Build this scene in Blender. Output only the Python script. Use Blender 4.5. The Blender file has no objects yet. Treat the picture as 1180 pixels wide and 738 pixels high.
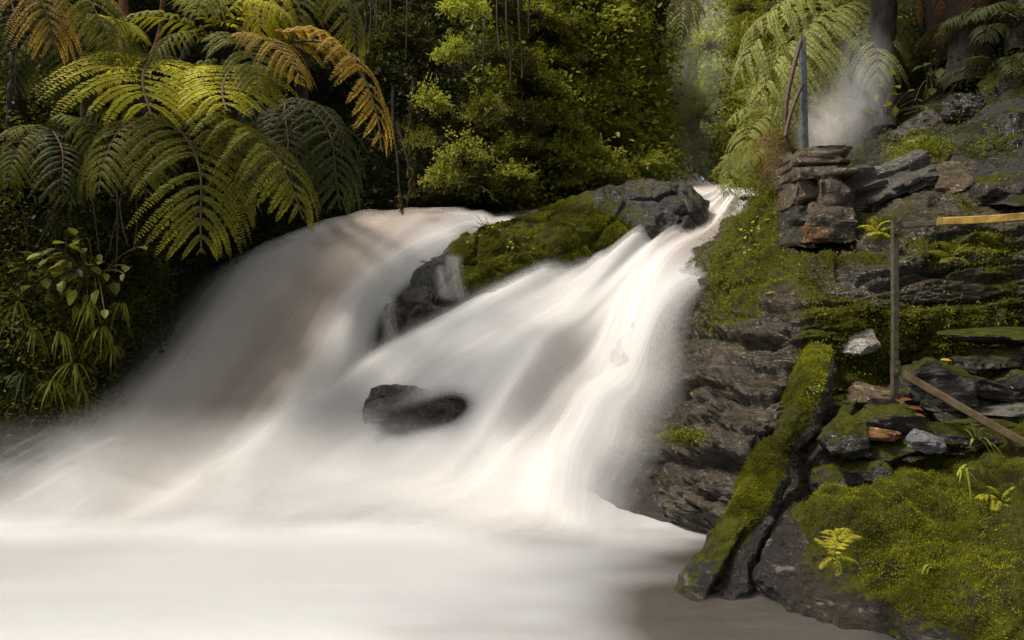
import bpy, math, random
import numpy as np
from mathutils import Vector, Matrix

rng = np.random.default_rng(7)
random.seed(7)
F, CX, CY, CAMZ = 918.0, 590.0, 369.0, 1.6
sc = bpy.context.scene
COL = sc.collection

def P(px, py, Y):
    """real place of something seen in that direction at distance Y in front of the viewer"""
    return np.array([(px - CX) / F * Y, Y, CAMZ + (CY - py) / F * Y])

# ------------------------------------------------------------------ noise
def _h(ix, iy, iz, s):
    n = (ix.astype(np.int64) * 374761393 + iy.astype(np.int64) * 668265263 + iz.astype(np.int64) * 2147483647 + s * 974711) & 0xffffffff
    n = ((n ^ (n >> 13)) * 1274126177) & 0xffffffff
    n = ((n ^ (n >> 16)) * 2246822519) & 0xffffffff
    return ((n ^ (n >> 15)) & 0xffffff) / float(0xffffff)

def vnoise(p, s=0):
    i = np.floor(p).astype(np.int64); f = p - i
    f = f * f * f * (f * (f * 6 - 15) + 10)
    r = 0
    for a in (0, 1):
        wa = f[..., 0] if a else 1 - f[..., 0]
        for b in (0, 1):
            wb = f[..., 1] if b else 1 - f[..., 1]
            for c in (0, 1):
                wc = f[..., 2] if c else 1 - f[..., 2]
                r = r + wa * wb * wc * _h(i[..., 0] + a, i[..., 1] + b, i[..., 2] + c, s)
    return r * 2 - 1

def fbm(p, octv=4, s=0, gain=0.5):
    r = 0; a = 1; t = 0
    for o in range(octv):
        r = r + a * vnoise(p * (2.03 ** o) + o * 17.3, s + o); t += a; a *= gain
    return r / t

def voro(p, s=0):
    """F1, F2-F1, id of the nearest cell"""
    i = np.floor(p).astype(np.int64)
    f1 = np.full(p.shape[:-1], 9.0); f2 = f1.copy(); idd = np.zeros(p.shape[:-1])
    for a in (-1, 0, 1):
        for b in (-1, 0, 1):
            for c in (-1, 0, 1):
                x, y, z = i[..., 0] + a, i[..., 1] + b, i[..., 2] + c
                q = np.stack([x + _h(x, y, z, s), y + _h(x, y, z, s + 1), z + _h(x, y, z, s + 2)], -1)
                d = np.sqrt(((p - q) ** 2).sum(-1))
                m = d < f1
                f2 = np.where(m, f1, np.minimum(f2, d))
                idd = np.where(m, _h(x, y, z, s + 3), idd)
                f1 = np.where(m, d, f1)
    return f1, f2 - f1, idd

def sstep(a, b, x):
    t = np.clip((x - a) / (b - a), 0, 1)
    return t * t * (3 - 2 * t)

# ------------------------------------------------------------------ meshes
def mesh_from(name, V, faces, mats, attrs=None, fmat=None, smooth=True):
    """faces: list of (K, n) int arrays"""
    me = bpy.data.meshes.new(name)
    V = np.ascontiguousarray(V, dtype=np.float32)
    me.vertices.add(len(V)); me.vertices.foreach_set('co', V.ravel())
    loops = np.concatenate([f.ravel() for f in faces]).astype(np.int32)
    tot = np.concatenate([np.full(len(f), f.shape[1], np.int32) for f in faces])
    start = np.concatenate([[0], np.cumsum(tot)[:-1]]).astype(np.int32)
    me.loops.add(len(loops)); me.loops.foreach_set('vertex_index', loops)
    me.polygons.add(len(tot)); me.polygons.foreach_set('loop_start', start)
    try: me.polygons.foreach_set('loop_total', tot)
    except Exception: pass
    if fmat is not None: me.polygons.foreach_set('material_index', np.asarray(fmat, np.int32))
    me.polygons.foreach_set('use_smooth', np.full(len(tot), smooth))
    for k, a in (attrs or {}).items():
        at = me.attributes.new(k, 'FLOAT', 'POINT')
        at.data.foreach_set('value', np.ascontiguousarray(a, dtype=np.float32).ravel())
    for m in (mats if isinstance(mats, (list, tuple)) else [mats]): me.materials.append(m)
    me.update(calc_edges=True); me.validate()
    return me

def obj(name, me, parent=None, loc=None, **props):
    o = bpy.data.objects.new(name, me); COL.objects.link(o)
    if parent is not None: o.parent = parent
    if loc is not None: o.location = loc
    for k, v in props.items(): o[k] = v
    return o

def empty(name, loc, label=None, category=None, group=None):
    o = bpy.data.objects.new(name, None); COL.objects.link(o); o.location = Vector(loc)
    o.empty_display_size = 0.1
    tag(o, label, category, group)
    return o

def tag(o, label=None, category=None, group=None, kind=None):
    if label: o['label'] = label
    if category: o['category'] = category
    if group: o['group'] = group
    if kind: o['kind'] = kind
    return o

def rel(V, origin):
    return V - np.asarray(origin)

def crom(A, n, axis):
    A = np.moveaxis(A, axis, 0); m = len(A)
    t = np.linspace(0, m - 1, n); i = np.minimum(t.astype(int), m - 2); f = (t - i).reshape((-1,) + (1,) * (A.ndim - 1))
    ext = np.concatenate([[2 * A[0] - A[1]], A, [2 * A[-1] - A[-2]]])
    p0, p1, p2, p3 = ext[i], ext[i + 1], ext[i + 2], ext[i + 3]
    r = 0.5 * (2 * p1 + (p2 - p0) * f + (2 * p0 - 5 * p1 + 4 * p2 - p3) * f ** 2 + (3 * p1 - p0 - 3 * p2 + p3) * f ** 3)
    return np.moveaxis(r, 0, axis)

def net(rows):
    return np.array([[P(*c[:3]) for c in r] for r in rows])

def loft(rows, nr, nc):
    if rows is CL: rows = [[(c[0], c[1], c[2] + (1.3, .85, .22, 0, 0, 0, 0, 0)[j] * (1 if c[2] < 12 else .3)) for j, c in enumerate(r)] for r in rows]
    A = net(rows) if not isinstance(rows, np.ndarray) else rows
    return crom(crom(A, nr, 0), nc, 1)

def gnormals(G, flip=False):
    n = np.cross(np.gradient(G, axis=1), np.gradient(G, axis=0))
    n /= np.linalg.norm(n, axis=-1, keepdims=True) + 1e-9
    return -n if flip else n

def grid_faces(nr, nc, off=0):
    i = np.arange(nr * nc).reshape(nr, nc) + off
    return np.stack([i[:-1, :-1], i[:-1, 1:], i[1:, 1:], i[1:, :-1]], -1).reshape(-1, 4)

def grid_mesh(name, G, mats, attrs=None):
    nr, nc = G.shape[:2]
    return mesh_from(name, G.reshape(-1, 3), [grid_faces(nr, nc)], mats, attrs)

def tube(path, rad, sides=6, cap=True):
    """path (n,3), rad scalar/array -> V, quads"""
    path = np.asarray(path, float); n = len(path); rad = np.broadcast_to(rad, (n,))
    t = np.gradient(path, axis=0); t /= np.linalg.norm(t, axis=1, keepdims=True) + 1e-9
    up = np.array([0.13, 0.21, 1.0]) if abs(t[:, 2].mean()) < 0.8 else np.array([1.0, 0.2, 0.1])
    a = np.cross(t, up); a /= np.linalg.norm(a, axis=1, keepdims=True) + 1e-9
    b = np.cross(t, a)
    th = np.linspace(0, 2 * np.pi, sides, endpoint=False)
    V = path[:, None] + rad[:, None, None] * (np.cos(th)[None, :, None] * a[:, None] + np.sin(th)[None, :, None] * b[:, None])
    i = np.arange(n * sides).reshape(n, sides); j = np.roll(i, -1, 1)
    Fq = np.stack([i[:-1], j[:-1], j[1:], i[1:]], -1).reshape(-1, 4)
    return V.reshape(-1, 3), Fq

class Acc:
    def __init__(s): s.V = []; s.F = {}; s.n = 0; s.A = []; s.M = {}
    def add(s, V, Fc, m=0, a=0.0):
        s.V.append(V); k = Fc.shape[1]
        s.F.setdefault(k, []).append(Fc + s.n); s.M.setdefault(k, []).append(np.full(len(Fc), m))
        s.A.append(np.broadcast_to(a, (len(V),))); s.n += len(V)
    def mesh(s, name, mats, origin=None, smooth=True):
        V = np.concatenate(s.V)
        if origin is not None: V = V - np.asarray(origin)
        ks = list(s.F)
        return mesh_from(name, V, [np.concatenate(s.F[k]) for k in ks], mats, {'rnd': np.concatenate(s.A)},
                         np.concatenate([np.concatenate(s.M[k]) for k in ks]), smooth)

LEAF = np.array([[0, 0, 0], [.28, .5, .05], [.68, .42, .03], [1, 0, -.12], [.68, -.42, .03], [.28, -.5, .05]])
def leaves(pos, d, n, size, width=0.5, shape=LEAF):
    """arrays of leaves; d direction, n rough normal"""
    d = d / (np.linalg.norm(d, axis=1, keepdims=True) + 1e-9)
    y = np.cross(n, d); y /= np.linalg.norm(y, axis=1, keepdims=True) + 1e-9
    z = np.cross(d, y)
    size = np.broadcast_to(size, (len(pos),))[:, None, None]
    V = pos[:, None] + size * (shape[None, :, 0:1] * d[:, None] + shape[None, :, 1:2] * width * y[:, None] + shape[None, :, 2:3] * z[:, None])
    k = len(shape); b = np.arange(len(pos))[:, None] * k
    Fq = np.concatenate([b + np.array([0, 5, 4, 3]), b + np.array([0, 3, 2, 1])])
    return V.reshape(-1, 3), Fq

def rdir(n):
    v = rng.normal(size=(n, 3)); return v / np.linalg.norm(v, axis=1, keepdims=True)

# ------------------------------------------------------------------ materials
class NT:
    def __init__(s, name):
        s.m = bpy.data.materials.new(name); s.m.use_nodes = True
        s.t = s.m.node_tree; s.t.nodes.clear(); s.out = s.n('ShaderNodeOutputMaterial')
    def n(s, t, **kw):
        x = s.t.nodes.new(t)
        for k, v in kw.items():
            if k.startswith('_'): setattr(x, k[1:], v)
            else: s.set(x, k, v)
        return x
    def set(s, x, k, v):
        i = x.inputs[int(k[1:])] if k[0] == 'i' and k[1:].isdigit() else x.inputs[k.replace('_', ' ')]
        if hasattr(v, 'links') or isinstance(v, bpy.types.NodeSocket): s.t.links.new(v, i)
        else: i.default_value = v if not (isinstance(v, tuple) and len(v) == 3 and i.type == 'RGBA') else v + (1,)
    def noise(s, vec, scale, det=4, rough=0.55, dist=0.0):
        return s.n('ShaderNodeTexNoise', Vector=vec, Scale=scale, Detail=det, Roughness=rough, Distortion=dist).outputs['Fac']
    def ramp(s, f, stops):
        r = s.n('ShaderNodeValToRGB', Fac=f); e = r.color_ramp.elements
        while len(e) < len(stops): e.new(0.5)
        for el, (p, c) in zip(e, stops):
            el.position = p; el.color = (c if isinstance(c, tuple) else (c, c, c)) + (1,)
        return r.outputs['Color']
    def mix(s, f, a, b):
        return s.n('ShaderNodeMix', _data_type='RGBA', i0=f, i6=a, i7=b).outputs[2]
    def math(s, op, a, b=0.0, c=0.0, clamp=False):
        return s.n('ShaderNodeMath', _operation=op, _use_clamp=clamp, i0=a, i1=b, i2=c).outputs[0]
    def attr(s, name):
        return s.n('ShaderNodeAttribute', _attribute_name=name).outputs['Fac']
    def pos(s, obj=False):
        return s.n('ShaderNodeTexCoord').outputs['Object'] if obj else s.n('ShaderNodeNewGeometry').outputs['Position']
    def scaled(s, vec, sx, sy, sz, rot=(0, 0, 0)):
        return s.n('ShaderNodeMapping', Vector=vec, Rotation=rot, Scale=(sx, sy, sz)).outputs[0]
    def bump(s, h, strength, dist, normal=None):
        b = s.n('ShaderNodeBump', Height=h, Strength=strength, Distance=dist)
        if normal is not None: s.set(b, 'Normal', normal)
        return b.outputs[0]
    def surf(s, sh): s.t.links.new(sh, s.out.inputs['Surface'])

def rock_mat(name, dark=(0.004, 0.0035, 0.003), mid=(0.015, 0.0105, 0.006), light=(0.090, 0.070, 0.046), warm=(0.034, 0.022, 0.010),
             moss_a=(0.010, 0.012, 0.002), moss_b=(0.105, 0.110, 0.008), up=(0.25, 0.75), moss_gain=1.0, rough=(0.07, 0.33), use_attr=True, strata=1.0, glint_fleck=0.55):
    N = NT(name); p = N.pos()
    n1 = N.noise(p, 1.3, 6, 0.62); n2 = N.noise(p, 9, 6, 0.65)
    st = N.scaled(p, 1.2, 1.2, 11, (0.05, 0.10, 0)); n3 = N.noise(st, 2.2, 8, 0.7, 0.4)
    c = N.ramp(N.math('ADD', N.math('MULTIPLY', n3, 0.55 * strata + 0.2), N.math('MULTIPLY', n2, 0.55)), [(0.30, dark), (0.55, mid), (0.80, light)])
    c = N.mix(N.ramp(n1, [(0.46, 0.0), (0.66, 0.75)]), c, warm)
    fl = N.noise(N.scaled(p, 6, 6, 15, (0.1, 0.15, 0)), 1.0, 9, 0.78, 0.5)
    c = N.mix(N.ramp(fl, [(0.57, 0.0), (0.63, glint_fleck)]), c, tuple(min(.5, v * 3.0) for v in light))  # pale mineral flecks, partly painted in for missing wet glints
    vor = N.n('ShaderNodeTexVoronoi', _feature='DISTANCE_TO_EDGE', Vector=N.scaled(p, 1, 1, 2.6), Scale=5.0).outputs[0]
    crack = N.ramp(N.math('ADD', vor, N.math('MULTIPLY', n2, 0.03)), [(0.01, 0.0), (0.045, 1.0)])
    fine = N.noise(p, 38, 8, 0.75)
    wav = N.noise(N.scaled(p, 9, 9, 60), 1.0, 6, 0.7, 0.8)
    rb = N.math('ADD', N.math('ADD', N.math('MULTIPLY', fine, 0.5), N.math('MULTIPLY', wav, 0.6 * strata)), N.math('MULTIPLY', crack, 0.12))
    rn = N.bump(rb, 1.0, 0.05)
    rr = N.ramp(n2, [(0.35, rough[0]), (0.65, rough[1])])
    rock = N.n('ShaderNodeBsdfPrincipled', Base_Color=c, Roughness=rr, Normal=rn)
    N.set(rock, 'Specular IOR Level', 0.42)
    # moss
    m1 = N.noise(p, 2.6, 5, 0.6); m2 = N.noise(p, 30, 6, 0.7); m3 = N.noise(p, 120, 3, 0.7)
    mc = N.ramp(N.math('ADD', N.math('MULTIPLY', m1, 0.55), N.math('MULTIPLY', m2, 0.5)), [(0.33, moss_a), (0.52, tuple((a + b) / 2 for a, b in zip(moss_a, moss_b))), (0.70, moss_b)])
    mc = N.mix(N.ramp(N.noise(p, 4.2, 7, 0.7), [(0.47, 0.0), (0.62, 0.85)]), mc, (0.026, 0.019, 0.006))
    mb = N.math('ADD', m2, N.math('MULTIPLY', m3, 0.6))
    moss = N.n('ShaderNodeBsdfPrincipled', Base_Color=mc, Roughness=0.95, Normal=N.bump(mb, 1.0, 0.035))
    N.set(moss, 'Specular IOR Level', 0.12)
    nz = N.n('ShaderNodeSeparateXYZ', Vector=N.n('ShaderNodeNewGeometry').outputs['Normal']).outputs[2]
    f = N.ramp(nz, [(up[0], 0.0), (up[1], 1.0)])
    if use_attr: f = N.math('ADD', N.math('MULTIPLY', f, 0.45), N.attr('moss'))
    f = N.math('MULTIPLY', f, moss_gain)
    f = N.math('ADD', f, N.math('MULTIPLY', N.math('SUBTRACT', N.math('ADD', N.noise(p, 6, 8, 0.75), N.math('MULTIPLY', m2, 0.55)), 0.775), 2.6))
    f = N.ramp(f, [(0.40, 0.0), (0.60, 1.0)])
    mx = N.n('ShaderNodeMixShader', i0=f, i1=rock.outputs[0], i2=moss.outputs[0])
    N.surf(mx.outputs[0]); return N.m

def leaf_mat(name, a, b, trans=0.35, rough=0.5, spec=0.2, tcol=None):
    N = NT(name); r = N.attr('rnd')
    nz = N.noise(N.pos(), 1.1, 3)
    c = N.mix(N.math('ADD', N.math('MULTIPLY', r, 0.65), N.math('MULTIPLY', N.math('SUBTRACT', nz, 0.32), 0.8), clamp=True), a, b)
    pr = N.n('ShaderNodeBsdfPrincipled', Base_Color=c, Roughness=rough); N.set(pr, 'Specular IOR Level', spec)
    tr = N.n('ShaderNodeBsdfTranslucent', Color=N.mix(0.5, c, tcol or (b[0] * 1.5, b[1] * 1.35, b[2] * .6)))
    N.surf(N.n('ShaderNodeMixShader', i0=trans, i1=pr.outputs[0], i2=tr.outputs[0]).outputs[0]); return N.m

def plain_mat(name, a, b, scale=12, rough=0.8, spec=0.3, bump=0.5, bdist=0.01, stretch=(1, 1, 1), obj_space=False, metallic=0.0):
    N = NT(name); p = N.scaled(N.pos(obj_space), *stretch); n = N.noise(p, scale, 6, 0.65)
    pr = N.n('ShaderNodeBsdfPrincipled', Base_Color=N.ramp(n, [(0.35, a), (0.65, b)]), Roughness=rough, Metallic=metallic, Normal=N.bump(N.noise(p, scale * 3, 6, 0.7), bump, bdist))
    N.set(pr, 'Specular IOR Level', spec)
    N.surf(pr.outputs[0]); return N.m

def water_mat(name, foam=(0.76, 0.75, 0.735), peat=(0.47, 0.365, 0.29), streak=1.0):
    """whitewater: foam density, some painted shade and cover come from the flow attributes cover / froth"""
    N = NT(name)
    fu, fv = N.attr('flow_u'), N.attr('flow_v')
    vec = N.n('ShaderNodeCombineXYZ', X=N.math('MULTIPLY', fu, 7.0), Y=N.math('MULTIPLY', fv, 1.1), Z=N.attr('shell')).outputs[0]
    s1 = N.noise(vec, 1.0, 5, 0.55, 0.15)
    vec2 = N.n('ShaderNodeCombineXYZ', X=N.math('MULTIPLY', fu, 38.0), Y=N.math('MULTIPLY', fv, 1.3), Z=N.attr('shell')).outputs[0]
    s2 = N.noise(vec2, 1.0, 4, 0.55, 0.1)
    ss = N.math('ADD', N.math('MULTIPLY', s1, 0.76), N.math('MULTIPLY', s2, 0.24))
    fro = N.math('ADD', N.attr('froth'), N.math('MULTIPLY', N.math('SUBTRACT', ss, 0.5), 0.6 * streak), clamp=True)
    c = N.mix(fro, peat, foam)
    dif = N.n('ShaderNodeBsdfDiffuse', Color=c); tr = N.n('ShaderNodeBsdfTranslucent', Color=c)
    w = N.n('ShaderNodeMixShader', i0=0.30, i1=dif.outputs[0], i2=tr.outputs[0])
    cov = N.attr('cover')
    # streaks break the cover up only where it is thin
    al = N.math('ADD', cov, N.math('MULTIPLY', N.math('MULTIPLY', N.math('SUBTRACT', ss, 0.5), 2.4 * streak), N.math('MULTIPLY', N.math('MULTIPLY', cov, N.math('SUBTRACT', 1.0, cov)), 2.0)), clamp=True)
    tp = N.n('ShaderNodeBsdfTransparent')
    N.surf(N.n('ShaderNodeMixShader', i0=al, i1=tp.outputs[0], i2=w.outputs[0]).outputs[0]); return N.m

M = {}
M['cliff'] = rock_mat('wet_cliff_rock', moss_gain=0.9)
M['boulder'] = rock_mat('mossy_boulder_rock', dark=(0.016, 0.014, 0.012), mid=(0.014, 0.011, 0.008), light=(0.08, 0.066, 0.052), up=(0.0, 0.7), moss_gain=1.15, strata=0.3)
M['stone'] = rock_mat('loose_stone', dark=(0.011, 0.010, 0.008), mid=(0.020, 0.017, 0.012), light=(0.085, 0.072, 0.052), up=(0.25, 0.85), use_attr=False, moss_gain=0.75, strata=0.5)
M['stone_mossy'] = rock_mat('mossy_loose_stone', dark=(0.011, 0.010, 0.008), mid=(0.020, 0.017, 0.012), light=(0.085, 0.072, 0.052), up=(-0.3, 0.6), use_attr=False, moss_gain=1.0, strata=0.5)
M['stone_bare'] = rock_mat('bare_brown_stone', dark=(0.04, 0.027, 0.016), mid=(0.085, 0.058, 0.033), light=(0.20, 0.15, 0.095), up=(0.6, 1.3), use_attr=False, moss_gain=0.6, strata=0.5)
M['stone_rust'] = rock_mat('rusty_orange_stone', dark=(0.05, 0.02, 0.008), mid=(0.13, 0.05, 0.016), light=(0.32, 0.14, 0.05), up=(0.7, 1.4), use_attr=False, moss_gain=0.5, strata=0.6)
M['stone_pale'] = rock_mat('pale_grey_stone', dark=(0.05, 0.05, 0.05), mid=(0.12, 0.12, 0.12), light=(0.42, 0.41, 0.39), warm=(0.3, 0.2, 0.17), up=(2, 3), use_attr=False, moss_gain=0.1, strata=0.4)
M['stone_cap'] = rock_mat('mossy_cap_stone', dark=(0.04, 0.028, 0.018), mid=(0.12, 0.09, 0.055), light=(0.24, 0.2, 0.14), up=(0.2, 0.9), use_attr=False, moss_gain=1.0, strata=0.5)
M['quartz'] = rock_mat('white_quartz', dark=(0.10, 0.09, 0.07), mid=(0.20, 0.18, 0.145), light=(0.5, 0.47, 0.41), warm=(0.3, 0.24, 0.15), up=(2, 3), use_attr=False, moss_gain=0.5, strata=0.8)
M['slate'] = rock_mat('dark_layered_slab', dark=(0.012, 0.012, 0.012), mid=(0.018, 0.016, 0.014), light=(0.12, 0.11, 0.095), up=(0.8, 1.6), use_attr=False, moss_gain=0.5, strata=1.8, rough=(0.12, 0.4))
M['ledge'] = rock_mat('centre_ledge_rock', dark=(0.012, 0.012, 0.012), mid=(0.013, 0.012, 0.010), light=(0.07, 0.065, 0.055), up=(0.2, 0.8), moss_gain=1.0, strata=0.4, rough=(0.15, 0.4))
M['bed'] = rock_mat('riverbed_rock', dark=(0.012, 0.011, 0.01), mid=(0.04, 0.035, 0.03), light=(0.10, 0.09, 0.08), up=(2, 3), use_attr=False, moss_gain=0.1, strata=0.4)
M['soil'] = rock_mat('bank_soil', dark=(0.006, 0.005, 0.004), mid=(0.018, 0.013, 0.009), light=(0.05, 0.035, 0.025), warm=(0.03, 0.015, 0.008), moss_a=(0.006, 0.01, 0.002), moss_b=(0.03, 0.04, 0.006), up=(0.4, 1.0), use_attr=False, strata=0.2, rough=(0.6, 0.9))
M['water'] = water_mat('whitewater')
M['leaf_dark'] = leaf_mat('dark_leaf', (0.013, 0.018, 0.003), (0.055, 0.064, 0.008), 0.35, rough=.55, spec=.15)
M['leaf_mid'] = leaf_mat('green_leaf', (0.040, 0.050, 0.005), (0.19, 0.20, 0.016), 0.4)
M['leaf_light'] = leaf_mat('light_leaf', (0.09, 0.115, 0.014), (0.32, 0.34, 0.045), 0.45)
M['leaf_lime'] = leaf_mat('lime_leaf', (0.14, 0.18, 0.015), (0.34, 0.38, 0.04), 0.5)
M['fern_dark'] = leaf_mat('shaded_fern', (0.020, 0.030, 0.006), (0.055, 0.075, 0.012), 0.35)  # darker copy of the green fern, with shade put into its colour
M['fern_mid'] = leaf_mat('green_fern', (0.075, 0.085, 0.008), (0.23, 0.235, 0.018), 0.45)
M['fern_bright'] = leaf_mat('sunlit_yellow_green_fern', (0.28, 0.29, 0.015), (0.62, 0.58, 0.04), 0.55)  # lighter copy of the green fern, with sunlight put into its colour
M['fern_gold'] = leaf_mat('golden_fern', (0.20, 0.15, 0.018), (0.60, 0.40, 0.06), 0.5, tcol=(0.7, 0.38, 0.05))
M['fern_pale'] = leaf_mat('pale_green_fern', (0.13, 0.15, 0.03), (0.36, 0.38, 0.11), 0.45)
M['fern_dead'] = leaf_mat('dead_fern', (0.05, 0.025, 0.010), (0.15, 0.07, 0.025), 0.3, tcol=(0.25, 0.12, 0.04))
M['stem'] = plain_mat('fern_stem', (0.045, 0.028, 0.012), (0.09, 0.06, 0.02), 30)
M['bark'] = plain_mat('tree_bark', (0.012, 0.009, 0.006), (0.05, 0.035, 0.024), 14, bump=1.0, bdist=0.03, stretch=(1, 1, .3))
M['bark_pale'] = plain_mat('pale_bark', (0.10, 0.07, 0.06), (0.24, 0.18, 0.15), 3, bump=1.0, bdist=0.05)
M['bark_red'] = plain_mat('reddish_bark', (0.06, 0.022, 0.01), (0.19, 0.08, 0.03), 22, bump=1.0, bdist=0.02, stretch=(1, 1, .5))
M['rail'] = plain_mat('weathered_rail_metal', (0.028, 0.024, 0.013), (0.075, 0.066, 0.038), 25, rough=0.55, bump=0.4, bdist=0.004)
M['rail_brown'] = plain_mat('rusty_rail', (0.032, 0.022, 0.010), (0.095, 0.066, 0.028), 18, rough=0.6, bump=0.4, bdist=0.004)
M['rail_yellow'] = plain_mat('yellow_rail_paint', (0.10, 0.060, 0.015), (0.40, 0.26, 0.05), 14, rough=0.55, bump=0.5, bdist=0.004)
M['pipe'] = plain_mat('grey_pipe', (0.04, 0.045, 0.045), (0.11, 0.12, 0.12), 20, rough=0.45, bump=0.3, bdist=0.003)
M['pipe_rust'] = plain_mat('rusty_pipe', (0.03, 0.018, 0.012), (0.09, 0.05, 0.03), 24, rough=0.6, bump=0.4, bdist=0.003)
M['moss_tuft'] = leaf_mat('moss_tuft', (0.011, 0.012, 0.002), (0.24, 0.245, 0.012), 0.3, rough=0.8, spec=0.1)
M['moss_hang'] = leaf_mat('hanging_moss', (0.05, 0.045, 0.012), (0.15, 0.12, 0.03), 0.3, rough=0.8, spec=0.1)

def blobs(G, spots):
    """sum of soft patches (px,py,rx,ry,weight) around real places"""
    px = CX + G[..., 0] / np.maximum(G[..., 1], .2) * F; py = CY - (G[..., 2] - CAMZ) / np.maximum(G[..., 1], .2) * F
    r = 0
    for (x, y, rx, ry, w) in spots: r = r + w * np.exp(-(((px - x) / rx) ** 2 + ((py - y) / ry) ** 2))
    return r

# ------------------------------------------------------------------ water nets
MAIN = [
 [(815,232,13.4),(750,245,12.7),(690,265,11.9),(610,312,11.0),(520,362,10.2),(440,405,9.5),(340,480,8.4),(200,575,7.0),(80,640,5.9)],
 [(825,230,13.3),(765,253,12.4),(705,277,11.6),(630,328,10.6),(550,388,9.7),(470,440,8.9),(370,515,7.9),(250,590,6.8),(150,645,5.8)],
 [(832,229,13.2),(780,262,12.2),(725,295,11.2),(660,350,10.1),(590,415,9.2),(520,480,8.3),(440,545,7.4),(350,605,6.6),(280,655,5.7)],
 [(840,228,13.1),(792,268,12.0),(745,310,10.9),(690,370,9.8),(635,440,8.8),(585,510,7.9),(530,570,7.1),(470,620,6.4),(420,665,5.6)],
 [(848,227,13.0),(806,274,11.4),(765,325,10.1),(722,390,9.0),(682,460,8.2),(647,530,7.45),(611,590,6.7),(575,635,6.0),(550,670,5.4)],
 [(858,226,12.8),(824,278,10.5),(790,335,9.1),(756,400,8.1),(726,470,7.35),(700,540,6.75),(678,600,6.15),(661,640,5.75),(650,675,5.3)],
 [(870,222,12.5),(852,275,9.6),(832,335,7.95),(812,400,7.05),(793,470,6.5),(773,540,6.05),(755,600,5.8),(740,640,5.5),(728,675,5.15)],
]
LEFT = [
 [(255,330,12.2),(215,335,11.7),(180,365,11.0),(140,415,10.0),(85,475,9.0),(20,530,8.0),(-60,580,7.1),(-150,640,6.0)],
 [(300,290,12.6),(262,312,12.0),(228,335,11.3),(190,390,10.2),(140,450,9.1),(70,520,8.1),(-10,580,7.0),(-90,640,5.9)],
 [(370,262,12.9),(335,275,12.2),(300,305,11.3),(262,365,10.2),(215,435,9.2),(150,505,8.2),(70,580,7.0),(0,645,5.8)],
 [(440,248,13.0),(405,254,12.2),(362,290,11.2),(318,355,10.2),(270,430,9.2),(215,500,8.3),(150,575,7.1),(90,645,5.8)],
 [(515,250,13.2),(475,254,12.1),(425,290,11.0),(372,352,10.1),(330,430,9.2),(285,500,8.3),(230,580,7.0),(180,650,5.7)],
 [(570,256,13.2),(535,266,12.0),(475,298,11.0),(420,345,10.2),(396,410,9.4),(360,480,8.4),(310,565,7.2),(265,655,5.7)],
 [(600,260,13.3),(562,280,11.9),(505,302,10.9),(450,345,10.2),(432,410,9.5),(412,470,8.6),(380,560,7.3),(350,655,5.7)],
]
UPPER = [
 [(775,190,26),(772,205,20.5),(772,216,17),(798,228,14),(812,236,13.1)],
 [(782,190,26),(782,205,20.5),(790,216,17),(820,228,14),(834,234,13.0)],
 [(790,190,26),(797,205,20.5),(815,217,17),(845,226,14),(858,230,12.9)],
 [(795,188,26),(808,203,20.5),(832,215,17),(868,222,14),(878,224,12.8)],
]
BACKCH = [   # slack water behind the centre ledge that feeds the left fall
 [(840,212,16.5),(720,222,15.8),(640,236,15.0),(560,246,14.4),(480,246,13.9),(400,252,13.4),(300,285,12.9)],
 [(840,216,15.5),(720,228,14.9),(640,243,14.2),(560,253,13.6),(490,252,13.2),(420,257,12.7),(340,275,12.2)],
 [(850,222,14.5),(720,236,14.0),(640,250,13.3),(580,262,12.6),(520,264,12.2),(440,264,11.8),(380,283,11.3)],
]
FLOW = {'flow_u': None}

def water_sheet(name, rows, nu, nv, cover_fn, froth_fn, bulge, shells=6, gap=0.035, seed=0, parent=None, ushift=0.0, extra=lambda U, V: 0.0, merge=False):
    A = net(rows)
    G0 = crom(crom(A, nu, 0), nv, 1)
    N0 = gnormals(G0)
    if N0[..., 2].mean() < 0: N0 = -N0
    U, Vv = np.meshgrid(np.linspace(0, 1, nu), np.linspace(0, 1, nv), indexing='ij')
    Vs, Fs, at = [], [], {k: [] for k in ('cover', 'froth', 'flow_u', 'flow_v', 'shell')}
    wdt = len(rows) * 0.16; lng = rows and len(rows[0]) * 0.5
    for k in range(shells):
        q = np.stack([U * 6, Vv * 1.7, np.full_like(U, seed * 3.1)], -1)
        d = bulge * fbm(q, 2, seed) + 0.30 * bulge * fbm(q * np.array([2.6, 1.2, 1]), 2, seed + 5)
        d = d + extra(U, Vv)
        off = d + k * gap * (0.2 + 1.2 * Vv)
        G = G0 + N0 * off[..., None]
        if merge:      # the falling sheets run out level on the pool
            lv = 0.035 + 0.012 * k; w_ = .22; z = G[..., 2]; hh = np.clip(.5 + .5 * (z - lv) / w_, 0, 1)
            G = G.copy(); G[..., 2] = lv * (1 - hh) + z * hh + w_ * hh * (1 - hh)
        cov = cover_fn(U, Vv, k, G)
        if merge: cov = cov * sstep(1.0, .80, Vv + .05 * fbm(G * .9, 2, 4))
        Vs.append(G.reshape(-1, 3)); Fs.append(grid_faces(nu, nv, k * nu * nv))
        at['cover'].append(np.clip(cov, 0, 1).ravel()); at['froth'].append(froth_fn(U, Vv).ravel())
        at['flow_u'].append((U + ushift).ravel()); at['flow_v'].append(Vv.ravel()); at['shell'].append(np.full(U.size, seed + k * 0.15))
    me = mesh_from(name, np.concatenate(Vs), [np.concatenate(Fs)], M['water'], {k: np.concatenate(v) for k, v in at.items()})
    o = obj(name, me, parent)
    return o, G0, N0

def edge(U, a, b):
    return sstep(0, a, U) * sstep(0, b, 1 - U)

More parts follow.
